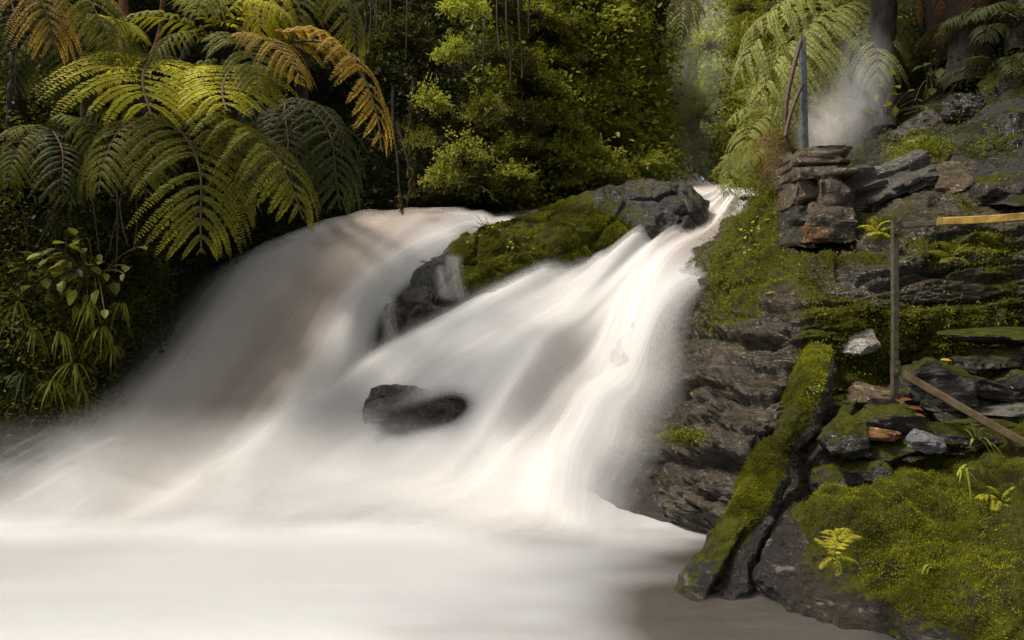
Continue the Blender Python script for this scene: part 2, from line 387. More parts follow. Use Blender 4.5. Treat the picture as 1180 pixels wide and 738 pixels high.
def cov_main(U, V, k, G):
    e = edge(U, 0.05 + 0.05 * k, 0.30) if k else edge(U, 0.05, 0.36)
    right = sstep(0.70, 1.0, U) * sstep(0.35, 0.7, V)          # thin veil over the cliff on the right side
    base = (0.985 if k == 0 else 0.22) * e * (1 - 0.45 * right)
    # dark rock that shows between the streams, lower left
    hole = 1.3 * blobs(G, [(490, 480, 52, 22, 1), (525, 462, 28, 16, .6), (455, 492, 22, 14, .7)]); hole2 = 0
    return base * (1 - np.clip(hole, 0, 1)) * (1 if k == 0 else sstep(0.0, 0.25, V))
def froth_shade_main(U, V):
    orange = np.exp(-(((U - 0.72) / 0.22) ** 2 + ((V - 0.12) / 0.10) ** 2))
    gl = np.exp(-(((U - 0.55) / 0.14) ** 2 + ((V - 0.55) / 0.22) ** 2))  # greyer middle patch, the hollow's shade painted into the froth
    return np.clip(0.98 - 0.50 * orange - 0.20 * gl - .10 * (.5 - .5 * np.sin(6.283 * (V * 2.5 - U * .6 + .08 * np.sin(U * 19) + .05))) - 0.3 * sstep(0.8, 1, U) * sstep(0.5, 1, V), 0, 1)  # the sine term also darkens the hollows between humps, as painted shade
def cov_left(U, V, k, G):
    e = sstep(0, 0.35 + 0.06 * k, U) * sstep(0, 0.10 + 0.03 * k, 1 - U)
    low = 1 - 0.0 * V
    return (0.96 if k == 0 else 0.24) * e * low * sstep(-0.02, 0.05, V)
def froth_left(U, V):
    band = np.exp(-((U - 0.60) / 0.17) ** 2)
    band2 = np.exp(-((U - 0.22) / 0.05) ** 2)
    edge_ = sstep(0.78, 0.92, U)
    f = 0.88 - 0.54 * band - 0.25 * band2 + 0.30 * edge_
    return np.clip(f + 0.42 * sstep(0.72, 1.0, V), 0, 1)

falls = empty('waterfall', P(600, 560, 7.0)); tag(falls, kind='structure')
fo = P(600, 560, 7.0)
def wsheet(*a, **k):
    r = water_sheet(*a, **k); o = r[0]
    co = np.empty(len(o.data.vertices) * 3, np.float32); o.data.vertices.foreach_get('co', co)
    co = co.reshape(-1, 3) - fo.astype(np.float32); o.data.vertices.foreach_set('co', co.ravel()); o.data.update()
    o.parent = falls; return r
_, G_MAIN, N_MAIN = wsheet('main_cascade', MAIN, 150, 180, cov_main, froth_shade_main, 0.26, shells=5, gap=0.05, seed=3, merge=True, extra=lambda U, V: .13 * np.sin(6.283 * (V * 2.5 - U * .6 + .08 * np.sin(U * 19) + .05)) * sstep(0, .15, U) * sstep(0, .12, V) * sstep(1, .8, V) + .7 * (.16 * np.exp(-((V - .42 - .12 * U) / .05) ** 2) * sstep(.1, .4, U) + .22 * np.exp(-((U - .42) / .12) ** 2) * sstep(.1, .5, V) - .22 * np.exp(-((U - .62) / .10) ** 2) * sstep(.2, .5, V) * sstep(1, .7, V) + .12 * np.exp(-((U - .8) / .1) ** 2) * sstep(.2, .6, V)))
_, G_LEFT, N_LEFT = wsheet('side_cascade', LEFT, 130, 160, cov_left, froth_left, 0.26, shells=6, gap=0.075, seed=11, merge=True, extra=lambda U, V: .10 * np.exp(-((U - .78) / .10) ** 2) * sstep(.2, .5, V) - .16 * np.exp(-((U - .58) / .13) ** 2) * sstep(.15, .4, V) + .10 * np.exp(-((U - .34) / .12) ** 2) * sstep(.1, .4, V) - .14 * np.exp(-((U - .2) / .07) ** 2) * sstep(.05, .3, V) * sstep(.8, .5, V))
_, G_UP, _ = wsheet('upper_rapids', UPPER, 40, 90, lambda U, V, k, G: (0.97 if k == 0 else 0.25) * edge(U, 0.12, 0.12) * (1 - 0.0 * V), lambda U, V: 0.95 - 0.25 * V, 0.12, shells=3, gap=0.04, seed=21)
_, G_BK, _ = wsheet('slack_channel', BACKCH, 30, 100, lambda U, V, k, G: (0.9 if k == 0 else 0.2) * edge(U, 0.2, 0.1), lambda U, V: 0.35 + 0 * U, 0.04, shells=2, gap=0.03, seed=27)

# thin trickles over the dark centre rock
def trickle(px0, py0, Y0, px1, py1, Y1, w, seed, cover=0.5):
    mid = ((px0 + px1) / 2 - 3, (py0 + py1) / 2 - 6, (Y0 + Y1) / 2)
    rows = [[(px0 + s * w, py0, Y0), (mid[0] + s * w, mid[1], mid[2]), (px1 + s * w * 1.2, py1, Y1)] for s in (-.5, -.15, .15, .5)]
    wsheet('trickle', rows, 16, 30, lambda U, V, k, G: cover * edge(U, 0.45, 0.45) * sstep(0, .15, V) * sstep(0, .2, 1 - V), lambda U, V: 0.9 + 0 * U, 0.01, shells=2, gap=0.012, seed=seed)

# ------------------------------------------------------------------ pool
def pool():
    nx, ny = 260, 260
    x = np.linspace(-9, 4.5, nx); y = np.linspace(1.2, 9.5, ny)
    X, Y = np.meshgrid(x, y, indexing='xy')
    Vs, Fs, at = [], [], {k: [] for k in ('cover', 'froth', 'flow_u', 'flow_v', 'shell')}
    px = CX + X / np.maximum(Y, .5) * F
    for k in range(5):
        q = np.stack([X * .5, Y * .9, np.full_like(X, 2.2)], -1)
        bx = np.interp(Y, [4, 5.2, 6.2], [0.8, 0.9, 1.6])
        churn = np.exp(-((Y - 6.3) / 1.3) ** 2) * sstep(1.4, -0.6, X)
        Z = 0.03 * fbm(q, 3, 9) + churn * 0.03 + k * 0.022 * (0.35 + churn)
        n = fbm(q * 1.5 + 8, 3, 31)
        n2 = fbm(np.stack([X * .9, Y * 3.0, 0 * X + 1], -1), 4, 35)
        fr = 1.0 - 1.05 * sstep(-1.0, 1.5, X + 0.9 * n + .5 * n2 + (4.6 - Y) * 0.55) + .25 * n2 * sstep(-1.5, .5, X) - .10 * sstep(.0, .5, n) 
        fr = np.clip(fr, 0.0, 1)
        cov = np.ones_like(X) if k == 0 else 0.16 * sstep(1.9, 0.0, X + .3 * n) * sstep(3.4, 4.6, Y) * sstep(6.1, 5.4, Y)
        if k in (1, 2): cov = np.maximum(cov, 0.18 * sstep(4.0, 5.0, Y) * sstep(6.1, 5.4, Y))
        Vs.append(np.stack([X, Y, Z], -1).reshape(-1, 3)); Fs.append(grid_faces(ny, nx, k * nx * ny))
        at['cover'].append(cov.ravel()); at['froth'].append(fr.ravel())
        ang = Y * .12
        at['flow_u'].append((ang).ravel() * 0.6); at['flow_v'].append((X * .3).ravel()); at['shell'].append(np.full(X.size, 40 + .15 * k))
    me = mesh_from('water', np.concatenate(Vs), [np.concatenate(Fs)], M['pool'], {k: np.concatenate(v) for k, v in at.items()})
    obj('water', me, kind='structure')
M['pool'] = water_mat('pool_water', foam=(0.68, 0.67, 0.65), peat=(0.085, 0.075, 0.062), streak=0.2)
def pool_mat():
    N = NT('pool_water'); fu, fv = N.attr('flow_u'), N.attr('flow_v'); p = N.pos()
    st = N.noise(N.scaled(p, .7, 2.2, 1), 1.1, 5, .55, .6)
    fro = N.math('ADD', N.attr('froth'), N.math('MULTIPLY', N.math('SUBTRACT', st, .5), .38), clamp=True)
    c = N.mix(fro, (0.060, 0.052, 0.043), (0.46, 0.455, 0.445))
    b = N.bump(N.noise(N.scaled(p, 1.2, 3.0, 1), 2.0, 3, .5), .25, .05)
    pr = N.n('ShaderNodeBsdfPrincipled', Base_Color=c, Roughness=N.ramp(fro, [(.1, .28), (.6, .9)]), Normal=b)
    N.surf(N.n('ShaderNodeMixShader', i0=N.attr('cover'), i1=N.n('ShaderNodeBsdfTransparent').outputs[0], i2=pr.outputs[0]).outputs[0]); return N.m
M['pool'] = pool_mat()
pool()

# ------------------------------------------------------------------ riverbed below the water
def riverbed():
    acc = []
    for nm, G, Nn, dp in (('a', G_MAIN, N_MAIN, .34), ('b', G_LEFT, N_LEFT, .42)):
        Gc = G - Nn * dp + Nn * (0.10 * fbm(G * 1.8, 4, 3))[..., None]
        # widen both banks
        first = Gc[:1] + (Gc[:1] - Gc[12:13]) * np.array([1.0, 1.0, 0.4]); last = Gc[-1:] + (Gc[-1:] - Gc[-13:-12]) * 1.0
        Gc = np.concatenate([first, Gc, last])
        acc.append(Gc)
    Vs = np.concatenate([g.reshape(-1, 3) for g in acc])
    Fs = [grid_faces(*acc[0].shape[:2]), grid_faces(*acc[1].shape[:2], off=acc[0].shape[0] * acc[0].shape[1])]
    me = mesh_from('riverbed', Vs, [np.concatenate(Fs)], M['bed']); obj('riverbed', me, kind='structure')
    rows = [[(-14, -3, -0.6), (0, -3, -0.6), (8, -3, -0.6)], [(-14, 6, -0.6), (0, 6, -0.6), (8, 6, -0.6)], [(-14, 12, -0.5), (0, 12, -0.5), (8, 12, -0.5)]]
    G = crom(crom(np.array(rows, float), 20, 0), 20, 1)
    obj('ground', grid_mesh('ground', G, M['bed']), kind='structure')
riverbed()

# ------------------------------------------------------------------ banks (hillside)
def bank(name, cols, nr, nc, amp, seed, mat='soil'):
    A = net(cols)                       # [col][foot..top]
    G = crom(crom(A, nr, 0), nc, 1)
    Nn = gnormals(G)
    if (Nn * (np.array([0, 5, 3.0]) - G)).sum(-1).mean() < 0: Nn = -Nn
    d = amp * fbm(G * 0.7, 4, seed) + 0.25 * amp * fbm(G * 3, 4, seed + 3)
    G = G + Nn * d[..., None]
    obj(name, grid_mesh(name, G, M[mat]), kind='structure')
    return G, Nn
LB = [
 [(-900,900,3.0),(-950,600,3.3),(-1000,200,3.8),(-1000,-200,4.5),(-1000,-700,5.5)],
 [(-350,640,5.3),(-400,450,5.6),(-420,180,6.2),(-430,-80,7.0),(-430,-500,8.5)],
 [(-60,590,7.0),(-20,450,7.3),(-10,300,7.8),(-10,100,8.8),(-10,-350,11)],
 [(90,540,8.7),(105,420,8.7),(95,285,9.3),(100,100,10.3),(90,-350,12.5)],
 [(210,430,10.9),(215,330,11.2),(205,200,12),(200,50,13),(190,-350,15)],
 [(330,300,13.0),(330,225,13.4),(330,120,14.1),(330,0,15),(320,-350,17)],
 [(450,268,13.9),(450,200,14.3),(450,100,14.9),(450,0,15.7),(440,-350,17.5)],
 [(560,262,14.6),(560,180,14.9),(555,80,15.4),(550,-50,16.3),(550,-350,18)],
 [(640,246,15.2),(635,150,15.7),(630,50,16.5),(630,-80,17.5),(620,-350,19)],
 [(705,225,16.5),(700,130,17.4),(692,40,18.6),(684,-40,19.4),(670,-110,20.5)],
 [(725,212,20),(720,120,21),(715,40,22.5),(705,-30,23.5),(695,-80,25)],
 [(728,205,28),(720,120,29.5),(712,60,31),(700,0,33),(690,-40,36)],
 [(722,200,40),(715,120,42),(705,60,44),(695,10,46),(680,-30,50)],
]
G_LB, N_LB = bank('hillside_left', LB, 240, 140, 0.55, 5)
RB = [
 [(868,198,40),(875,120,42),(880,50,44),(870,0,46),(880,-30,50)],
 [(848,205,26),(862,130,27.5),(872,50,29),(852,0,31),(865,-50,34)],
 [(850,215,19),(868,150,20),(880,60,21.5),(866,-20,23),(875,-90,26)],
 [(874,224,14.5),(890,160,15.5),(900,70,17),(890,-50,19),(900,-280,22)],
 [(890,232,11.5),(905,170,12.4),(920,80,14),(930,-20,16),(940,-260,19)],
 [(930,222,9.3),(950,170,10.4),(970,80,12),(980,-20,14),(990,-250,17)],
 [(1000,225,8.0),(1012,160,8.9),(1030,80,10.5),(1040,-20,12),(1050,-250,15)],
 [(1080,240,7.0),(1090,150,8.0),(1100,80,9.2),(1110,-20,10.8),(1120,-250,13)],
 [(1180,250,6.3),(1190,150,7.1),(1200,60,7.9),(1220,-40,9.2),(1240,-250,11)],
 [(1400,300,5.3),(1430,150,5.9),(1460,20,6.6),(1500,-80,7.4),(1550,-350,9)],
 [(2200,500,3.0),(2250,200,3.3),(2300,-100,3.8),(2350,-400,4.5),(2400,-800,5.5)],
]
G_RB, N_RB = bank('hillside_right', RB, 220, 140, 0.28, 15)
BK = [[(620,215,44),(640,120,48),(650,20,54),(660,-150,62)], [(740,212,46),(740,120,50),(745,20,56),(750,-150,64)],
      [(800,208,48),(800,120,52),(800,20,58),(800,-150,66)], [(880,212,46),(880,120,50),(880,20,56),(880,-150,64)], [(980,215,44),(980,120,48),(980,20,54),(980,-150,62)]]
G_BH, N_BH = bank('hillside_far', BK, 80, 80, 1.5, 25)

# ------------------------------------------------------------------ rock surfaces
def layer_set(G, seed, h, tilt, blockw, warp):
    s = G[..., 2] - tilt * G[..., 0] + warp * fbm(G * 0.8, 3, seed) + 0.10 * warp * fbm(G * 5, 3, seed + 1)
    s = s + 0.55 * h * np.sin(s / h * 1.3 + 1) + .3 * h * np.sin(s / h * .61)
    li = np.floor(s / h); lf = s / h - li
    a = (G[..., 0] * 0.9 + G[..., 1] * 0.5 + .35 * G[..., 2] * (_h(li, li * 0, li * 0, seed + 20) - .5)) / blockw + _h(li, li * 0, li * 0, seed) * 7 + 0.35 * fbm(G * 2, 3, seed + 2)
    bi = np.floor(a); bf = a - bi
    off = _h(li, bi, li * 0, seed + 4) - 0.5
    gl = np.minimum(lf, 1 - lf) * h; gb = np.minimum(bf, 1 - bf) * blockw
    return off, gl, gb, lf
def strata_disp(G, seed):
    o1, g1, b1, f1 = layer_set(G, seed, .42, .10, 1.3, .30)
    o2, g2, b2, f2 = layer_set(G, seed + 30, .15, .06, .62, .22)
    o3, g3, b3, f3 = layer_set(G, seed + 60, .045, .12, .35, .15)
    m2 = sstep(-.15, .35, fbm(G * .9, 3, seed + 80)); m3 = sstep(-.1, .3, fbm(G * 1.3, 3, seed + 81))
    d = .22 * o1 + .14 * o2 * m2 + .045 * o3 * m3
    d = d - .10 * (1 - sstep(0, .05, g1)) - .05 * (1 - sstep(0, .03, b1)) * m2 - .035 * (1 - sstep(0, .02, g2)) * m2 - .02 * (1 - sstep(0, .015, b2)) * m3 * m2 - .010 * (1 - sstep(0, .010, g3)) * m3
    d = d + .05 * (f1 - .5)
    # facets broken along slanting joints
    v1, e1, id1 = voro((G + .12 * fbm(G * 2, 3, 3)[..., None]) * np.array([2.2, 2.2, 3.6]), seed + 90)
    d = d + .07 * (id1 - .5) - .03 * (1 - sstep(0, .07, e1)) * m3
    return 1.15 * d + 0.05 * fbm(G * 2.6, 6, seed + 6, .58) + 0.030 * (.5 - np.abs(fbm(G * np.array([7, 7, 20.]), 4, seed + 7)) * 2.2) + 0.010 * fbm(G * np.array([26, 26, 60.]), 2, seed + 17)

CL = [  # rows from the water up, columns from under the fall to the right
 [(640,680,5.9),(735,672,5.35),(800,668,5.2),(870,660,5.25),(960,650,5.6),(1050,650,5.9),(1180,650,5.9),(1400,680,5.4)],
 [(650,620,6.3),(740,622,5.65),(805,622,5.5),(870,610,5.45),(960,590,5.8),(1050,590,6.0),(1180,590,6.0),(1400,600,5.5)],
 [(660,560,6.8),(745,560,5.95),(810,560,5.72),(875,550,5.65),(960,530,5.9),(1050,530,6.1),(1180,530,6.0),(1400,520,5.5)],
 [(670,490,7.6),(752,490,6.5),(815,490,6.1),(880,480,5.9),(960,470,6.0),(1050,470,6.15),(1180,470,6.05),(1400,440,5.5)],
 [(690,420,8.4),(765,420,7.1),(825,420,6.5),(890,420,6.15),(960,410,6.05),(1050,410,6.15),(1180,410,6.05),(1400,370,5.5)],
 [(720,350,9.3),(785,350,8.0),(840,350,7.1),(900,350,6.5),(965,345,6.25),(1050,340,6.2),(1180,340,6.1),(1400,300,5.6)],
 [(760,290,11.0),(815,288,9.4),(862,285,8.0),(915,285,7.25),(970,282,6.85),(1050,275,6.45),(1180,265,6.25),(1400,220,5.8)],
 [(820,238,12.9),(856,240,11.3),(888,245,9.2),(925,240,8.0),(975,238,7.4),(1050,220,6.95),(1180,200,6.6),(1400,160,6.1)],
 [(860,224,14.0),(876,224,12.5),(900,220,10.3),(935,205,9.1),(980,205,8.5),(1050,185,7.7),(1180,150,7.2),(1400,90,6.6)],
 [(870,222,15),(885,222,13.6),(905,215,11.6),(940,203,10.2),(990,200,9.6),(1060,160,8.8),(1190,100,8.2),(1400,30,7.4)],
]
def cliff():
    G = loft(CL, 620, 620)
    Nn = gnormals(G)
    if Nn[..., 1].mean() > 0: Nn = -Nn
    d = strata_disp(G, 41)
    d = d - .04
    px = CX + G[..., 0] / G[..., 1] * F; py = CY - (G[..., 2] - CAMZ) / G[..., 1] * F
    # deep joints: at the foot of the cliff and below the ledge
    for (y0, w, dep, xa, xb) in ((535, 9, .30, 700, 900), (614, 14, .20, 740, 880), (392, 6, .13, 770, 900), (452, 6, .14, 770, 960), (330, 5, .10, 900, 1180), (290, 5, .09, 960, 1180), (495, 5, .10, 740, 900)):
        wob = y0 + 6 * np.sin(px * .045) + 5 * fbm(G * 2, 2, 7) - (px - 800) * .04
        d = d - dep * np.exp(-((py - wob) / w) ** 2) * sstep(xa - 30, xa + 10, px) * sstep(xb + 30, xb - 10, px)
    moss_sp = [(835,320,22,40,.7),(815,372,20,24,.5),(862,455,30,12,.4),(800,505,34,8,.6),(760,560,30,12,.4),(960,262,30,10,.6),(1070,285,40,12,.6),(1140,275,40,14,.6),(1010,300,30,8,.5),(880,300,38,60,.75),(855,360,22,50,.35),(900,235,35,25,.9),(960,385,45,45,.9),(1010,380,80,34,.8),(1100,380,45,45,.95),(1100,300,30,40,.45),(1150,300,30,40,.35),
               (940,300,40,14,.6),(1020,262,22,14,.7),(930,330,35,12,.5),(1060,185,26,14,1.0),(1085,195,22,14,1.0),(1110,235,14,20,.6),(1160,130,30,50,.7),(1165,360,14,40,.8),
               (1170,190,20,20,.5),(790,510,30,6,.5),(1050,440,120,30,.4),(990,440,30,30,.7),(1180,450,60,60,.4),(870,260,25,25,.7),(940,410,25,25,.5),(700,600,40,20,.5)]
    bare_sp = [(905,375,22,40,.9),(830,440,70,50,.6),(1010,330,60,18,.5),(1090,330,45,22,.6),(820,590,60,40,.8),(985,392,22,14,1.2),(1040,205,50,20,.5),(960,220,20,30,.3)]
    moss = np.clip(blobs(G, moss_sp) - blobs(G, bare_sp), -0.6, 1)
    G = G + Nn * (d + 0.035 * sstep(.4, .8, moss) * (1 + fbm(G * 16, 3, 77)))[..., None]
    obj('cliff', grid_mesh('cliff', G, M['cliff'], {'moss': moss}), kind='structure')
    return G, Nn, moss
G_CL, N_CL, MOSS_CL = cliff()

# centre ledge: dark wet nose, mossy back, dark knob
LG = [
 [(405,450,10.3),(440,470,9.9),(500,420,10.0),(560,385,10.4),(620,352,10.8),(680,305,11.5),(735,290,12.2),(780,290,12.7),(812,275,13.2)],
 [(425,415,10.2),(445,415,9.75),(500,375,9.95),(560,350,10.35),(620,322,10.8),(680,285,11.5),(735,268,12.2),(785,268,12.7),(815,258,13.3)],
 [(432,370,10.3),(455,360,9.95),(500,335,10.1),(560,312,10.5),(620,290,10.95),(685,256,11.7),(740,240,12.4),(788,242,12.9),(814,246,13.5)],
 [(440,345,10.7),(468,322,10.6),(510,297,10.7),(562,277,11.1),(620,258,11.6),(685,232,12.3),(742,216,12.9),(782,222,13.3),(808,236,13.8)],
 [(450,340,11.2),(480,315,11.3),(520,289,11.5),(570,268,11.9),(628,248,12.4),(690,225,13.0),(742,212,13.5),(780,217,13.8),(805,232,14.2)],
 [(460,380,11.6),(490,350,11.9),(530,320,12.1),(580,300,12.5),(640,280,13.0),(700,255,13.6),(745,240,14.0),(780,240,14.2),(805,245,14.5)],
]
def ledge():
    LGN = [[(c[0], c[1] - (0, 0, 0, 0, 0, 0, 3, 4, 3)[j], c[2] - (0, 0, 0, 0, 0, .3, .9, 1.2, 1.3)[j]) for j, c in enumerate(r)] for r in LG]
    G = loft(LGN, 200, 360); Nn = gnormals(G)
    if Nn[60:140, :, 1].mean() > 0: Nn = -Nn
    f1, ed, _ = voro(G * 1.6 + 3, 5)
    d = 0.16 * fbm(G * 1.4, 4, 51) + 0.05 * fbm(G * 6, 4, 53) - 0.10 * (1 - sstep(0, .12, ed))
    moss = np.clip(blobs(G, [(590,290,60,40,1.3),(670,262,70,26,1.0),(560,310,30,30,.6),(530,330,16,20,.4)]) - blobs(G, [(470,350,50,60,1.4),(770,258,40,26,.45)]), -1, 1)
    G = G + Nn * (d + 0.05 * sstep(.3, .7, moss) * (1 + fbm(G * 12, 3, 7)))[..., None]
    o0 = P(620, 330, 11)
    o = obj('mossy_ledge_rock', grid_mesh('mossy_ledge_rock', rel(G, o0), M['ledge'], {'moss': moss}), loc=Vector(o0))
    tag(o, 'long rock ledge between the two falls, dark wet nose and bright mossy back', 'rock')
    return G, Nn, moss
G_LG, N_LG, MOSS_LG = ledge()
trickle(522, 292, 10.35, 531, 352, 9.9, 26, 61, .13)
trickle(508, 305, 10.3, 515, 350, 9.9, 20, 62, .10)
trickle(448, 340, 9.95, 452, 400, 9.6, 24, 63, .12)

# foreground boulder
BD = [
 [(880,640,5.6),(900,600,5.8),(955,560,5.8),(1030,550,5.8),(1100,550,5.7),(1180,545,5.6),(1300,520,5.4),(1450,560,5.2)],
 [(866,625,5.2),(900,578,5.3),(955,545,5.4),(1030,526,5.4),(1100,526,5.3),(1180,516,5.2),(1300,505,5.0),(1450,520,4.9)],
 [(861,645,4.95),(888,605,4.9),(950,580,4.95),(1030,562,4.95),(1100,562,4.9),(1180,555,4.8),(1300,550,4.6),(1450,560,4.5)],
 [(862,665,4.85),(892,640,4.62),(950,625,4.55),(1030,615,4.45),(1100,612,4.4),(1180,610,4.3),(1300,620,4.1),(1450,640,4.1)],
 [(868,685,4.8),(900,678,4.5),(955,678,4.35),(1030,680,4.15),(1100,685,4.0),(1180,692,3.85),(1300,720,3.7),(1450,760,3.7)],
 [(880,700,4.8),(915,712,4.45),(965,728,4.22),(1035,752,3.98),(1105,775,3.75),(1185,810,3.5),(1300,860,3.35),(1450,900,3.3)],
 [(900,720,4.8),(930,745,4.5),(975,765,4.3),(1045,795,4.05),(1115,825,3.85),(1195,870,3.6),(1310,930,3.4),(1450,980,3.3)],
]
def boulder():
    G = loft(BD, 420, 520); Nn = gnormals(G)
    if Nn[..., 1].mean() > 0: Nn = -Nn
    f1, ed, _ = voro(G * 1.9 + 1, 15)
    lump = 0.22 * fbm(G * 1.7, 3, 71) + 0.13 * fbm(G * 4.2, 4, 73) + 0.036 * fbm(G * 14, 4, 74)
    moss = np.clip(0.40 + 0.95 * fbm(G * 2.2, 5, 78) - blobs(G, [(895,650,45,60,1.2),(960,705,110,42,1.0),(1100,735,160,30,.5),(930,570,20,16,.7),(900,600,20,40,.6),(1010,600,60,14,.2)]) + blobs(G, [(1060,560,80,50,.5),(1120,640,120,90,.45)]), -1, 1)
    G = G + Nn * (lump - 0.012 * (1 - sstep(0, .10, ed)) + 0.02 * sstep(.3, .7, moss) * (1 + 1.3 * fbm(G * 28, 3, 8)))[..., None]
    o0 = P(1050, 730, 4.2)
    o = obj('mossy_boulder', grid_mesh('mossy_boulder', rel(G, o0), M['boulder'], {'moss': moss}), loc=Vector(o0))
    tag(o, 'huge rounded boulder at the pool edge under thick green moss', 'boulder')
    return G, Nn, moss, o, o0
G_BD, N_BD, MOSS_BD, O_BD, OO_BD = boulder()

def tufts(G, Nn, mask, count, size, seed, thr=0.45):
    """short moss leaves standing on a surface"""
    r = np.random.default_rng(seed)
    Gf, Nf, mf = G.reshape(-1, 3), Nn.reshape(-1, 3), mask.ravel()
    ok = np.where(mf > thr)[0]
    if len(ok) == 0: return None
    i = r.choice(ok, count)
    p = Gf[i] + r.normal(size=(count, 3)) * 0.008
    keep = fbm(p * 4, 4, seed) > -0.30 + .3 * r.random(len(p))
    p, n = p[keep], Nf[i][keep]
    d = n + r.normal(size=p.shape) * 0.6 + np.array([0, 0, .25])
    V, Fq = leaves(p, d, r.normal(size=p.shape), size * r.uniform(.5, 1.3, len(p)), 0.55)
    return V, Fq, np.repeat(np.clip(r.random(len(p)) * .35 + 1.9 * fbm(p * 3.2, 6, seed + 1, .65) + .22, 0, 1), 6)

def tuft_obj(name, G, Nn, mask, count, size, seed, parent=None, origin=(0, 0, 0), thr=0.45, **props):
    N2 = gnormals(G); N2 = np.where((N2 * Nn).sum(-1, keepdims=True) < 0, -N2, N2)
    V, Fq, a = tufts(G, N2, mask, count, size, seed, thr)
    return obj(name, mesh_from(name, rel(V, origin), [Fq], M['moss_tuft'], {'rnd': a}), parent, **props)
tuft_obj('moss', G_BD, N_BD, MOSS_BD, 240000, 0.0085, 5, O_BD, OO_BD, thr=.25)
tuft_obj('moss', G_CL, N_CL, MOSS_CL, 130000, 0.013, 6, None, (0, 0, 0), thr=.33, kind='stuff')

_ol = bpy.data.objects['mossy_ledge_rock']; tuft_obj('moss', G_LG, N_LG, MOSS_LG, 60000, 0.019, 9, _ol, tuple(_ol.location), thr=.3)
# ------------------------------------------------------------------ loose rocks
_ICO = {}
def ico(sub):
    if sub not in _ICO:
        import bmesh
        bm = bmesh.new(); bmesh.ops.create_icosphere(bm, subdivisions=sub, radius=1)
        V = np.array([v.co[:] for v in bm.verts]); Fc = np.array([[v.index for v in f.verts] for f in bm.faces]); bm.free()
        _ICO[sub] = (V, Fc)
    return _ICO[sub]

def rock_geo(dims, seed, sub=5, square=0.55, layers=0.0, chops=9):
    V, Fc = ico(sub)
    V = np.sign(V) * np.abs(V) ** square; V = V / np.maximum(1e-6, np.max(np.abs(V), axis=1, keepdims=True) ** (0.35 if chops > 4 else 1.0))
    r = np.random.default_rng(seed)
    # chop facets
    for _ in range(chops):
        n = rdir_s(r); dlt = r.uniform(.62, .95) if chops > 4 else r.uniform(1.0, 1.2); s = V @ n
        V = V - np.maximum(s - dlt, 0)[:, None] * n * 0.9
    n = fbm(V * 1.4 + seed, 4, seed)
    V = V * (1 + 0.16 * n)[:, None]
    V = V * np.asarray(dims) / 2
    sz = min(dims)
    ns = fbm(V / sz * 2.5 + seed, 4, seed + 3)
    Vn = V / (np.linalg.norm(V, axis=1, keepdims=True) + 1e-9)
    V = V + Vn * (ns * 0.13 * sz + .05 * sz * fbm(V / sz * 9 + seed, 3, seed + 8))[:, None]
    if layers:
        li = np.floor(V[:, 2] / (sz * .16) + fbm(V / sz, 2, seed))
        V[:, :2] *= (1 + layers * (_h(li, li * 0, li * 0, seed) - .5))[:, None]
    return V, Fc
def rdir_s(r):
    v = r.normal(size=3); return v / np.linalg.norm(v)

def rock(name, px, py, Y, wpx, hpx, depth, seed, mat, label, cat='stone', rot=0.0, yaw=0.0, group=None, sub=5, parent=None, porg=None, layers=.08, square=.6, chops=9):
    w = wpx / F * Y; h = hpx / F * Y
    V, Fc = rock_geo((w, depth, h), seed, sub, square, layers, chops)
    R = (Matrix.Rotation(math.radians(yaw), 3, 'Z') @ Matrix.Rotation(math.radians(rot), 3, 'Y'))
    V = V @ np.array(R).T
    c = P(px, py, Y)
    o = obj(name, mesh_from(name, V, [Fc], M[mat]), parent, Vector(c if porg is None else c - porg))
    if label: tag(o, label, cat, group)
    return o

# dark rock in the middle of the main fall
rock('dark_rock', 492, 482, 8.52, 136, 70, .7, 3, 'bed', 'dark smooth rock showing through the white water in the middle of the falls', 'rock', rot=8, sub=6, square=.8, layers=0)
rock('small_dark_rock', 440, 506, 8.0, 20, 16, .2, 4, 'bed', 'small dark rock tip beside the smooth rock in the falls', 'rock', sub=4, square=.8)

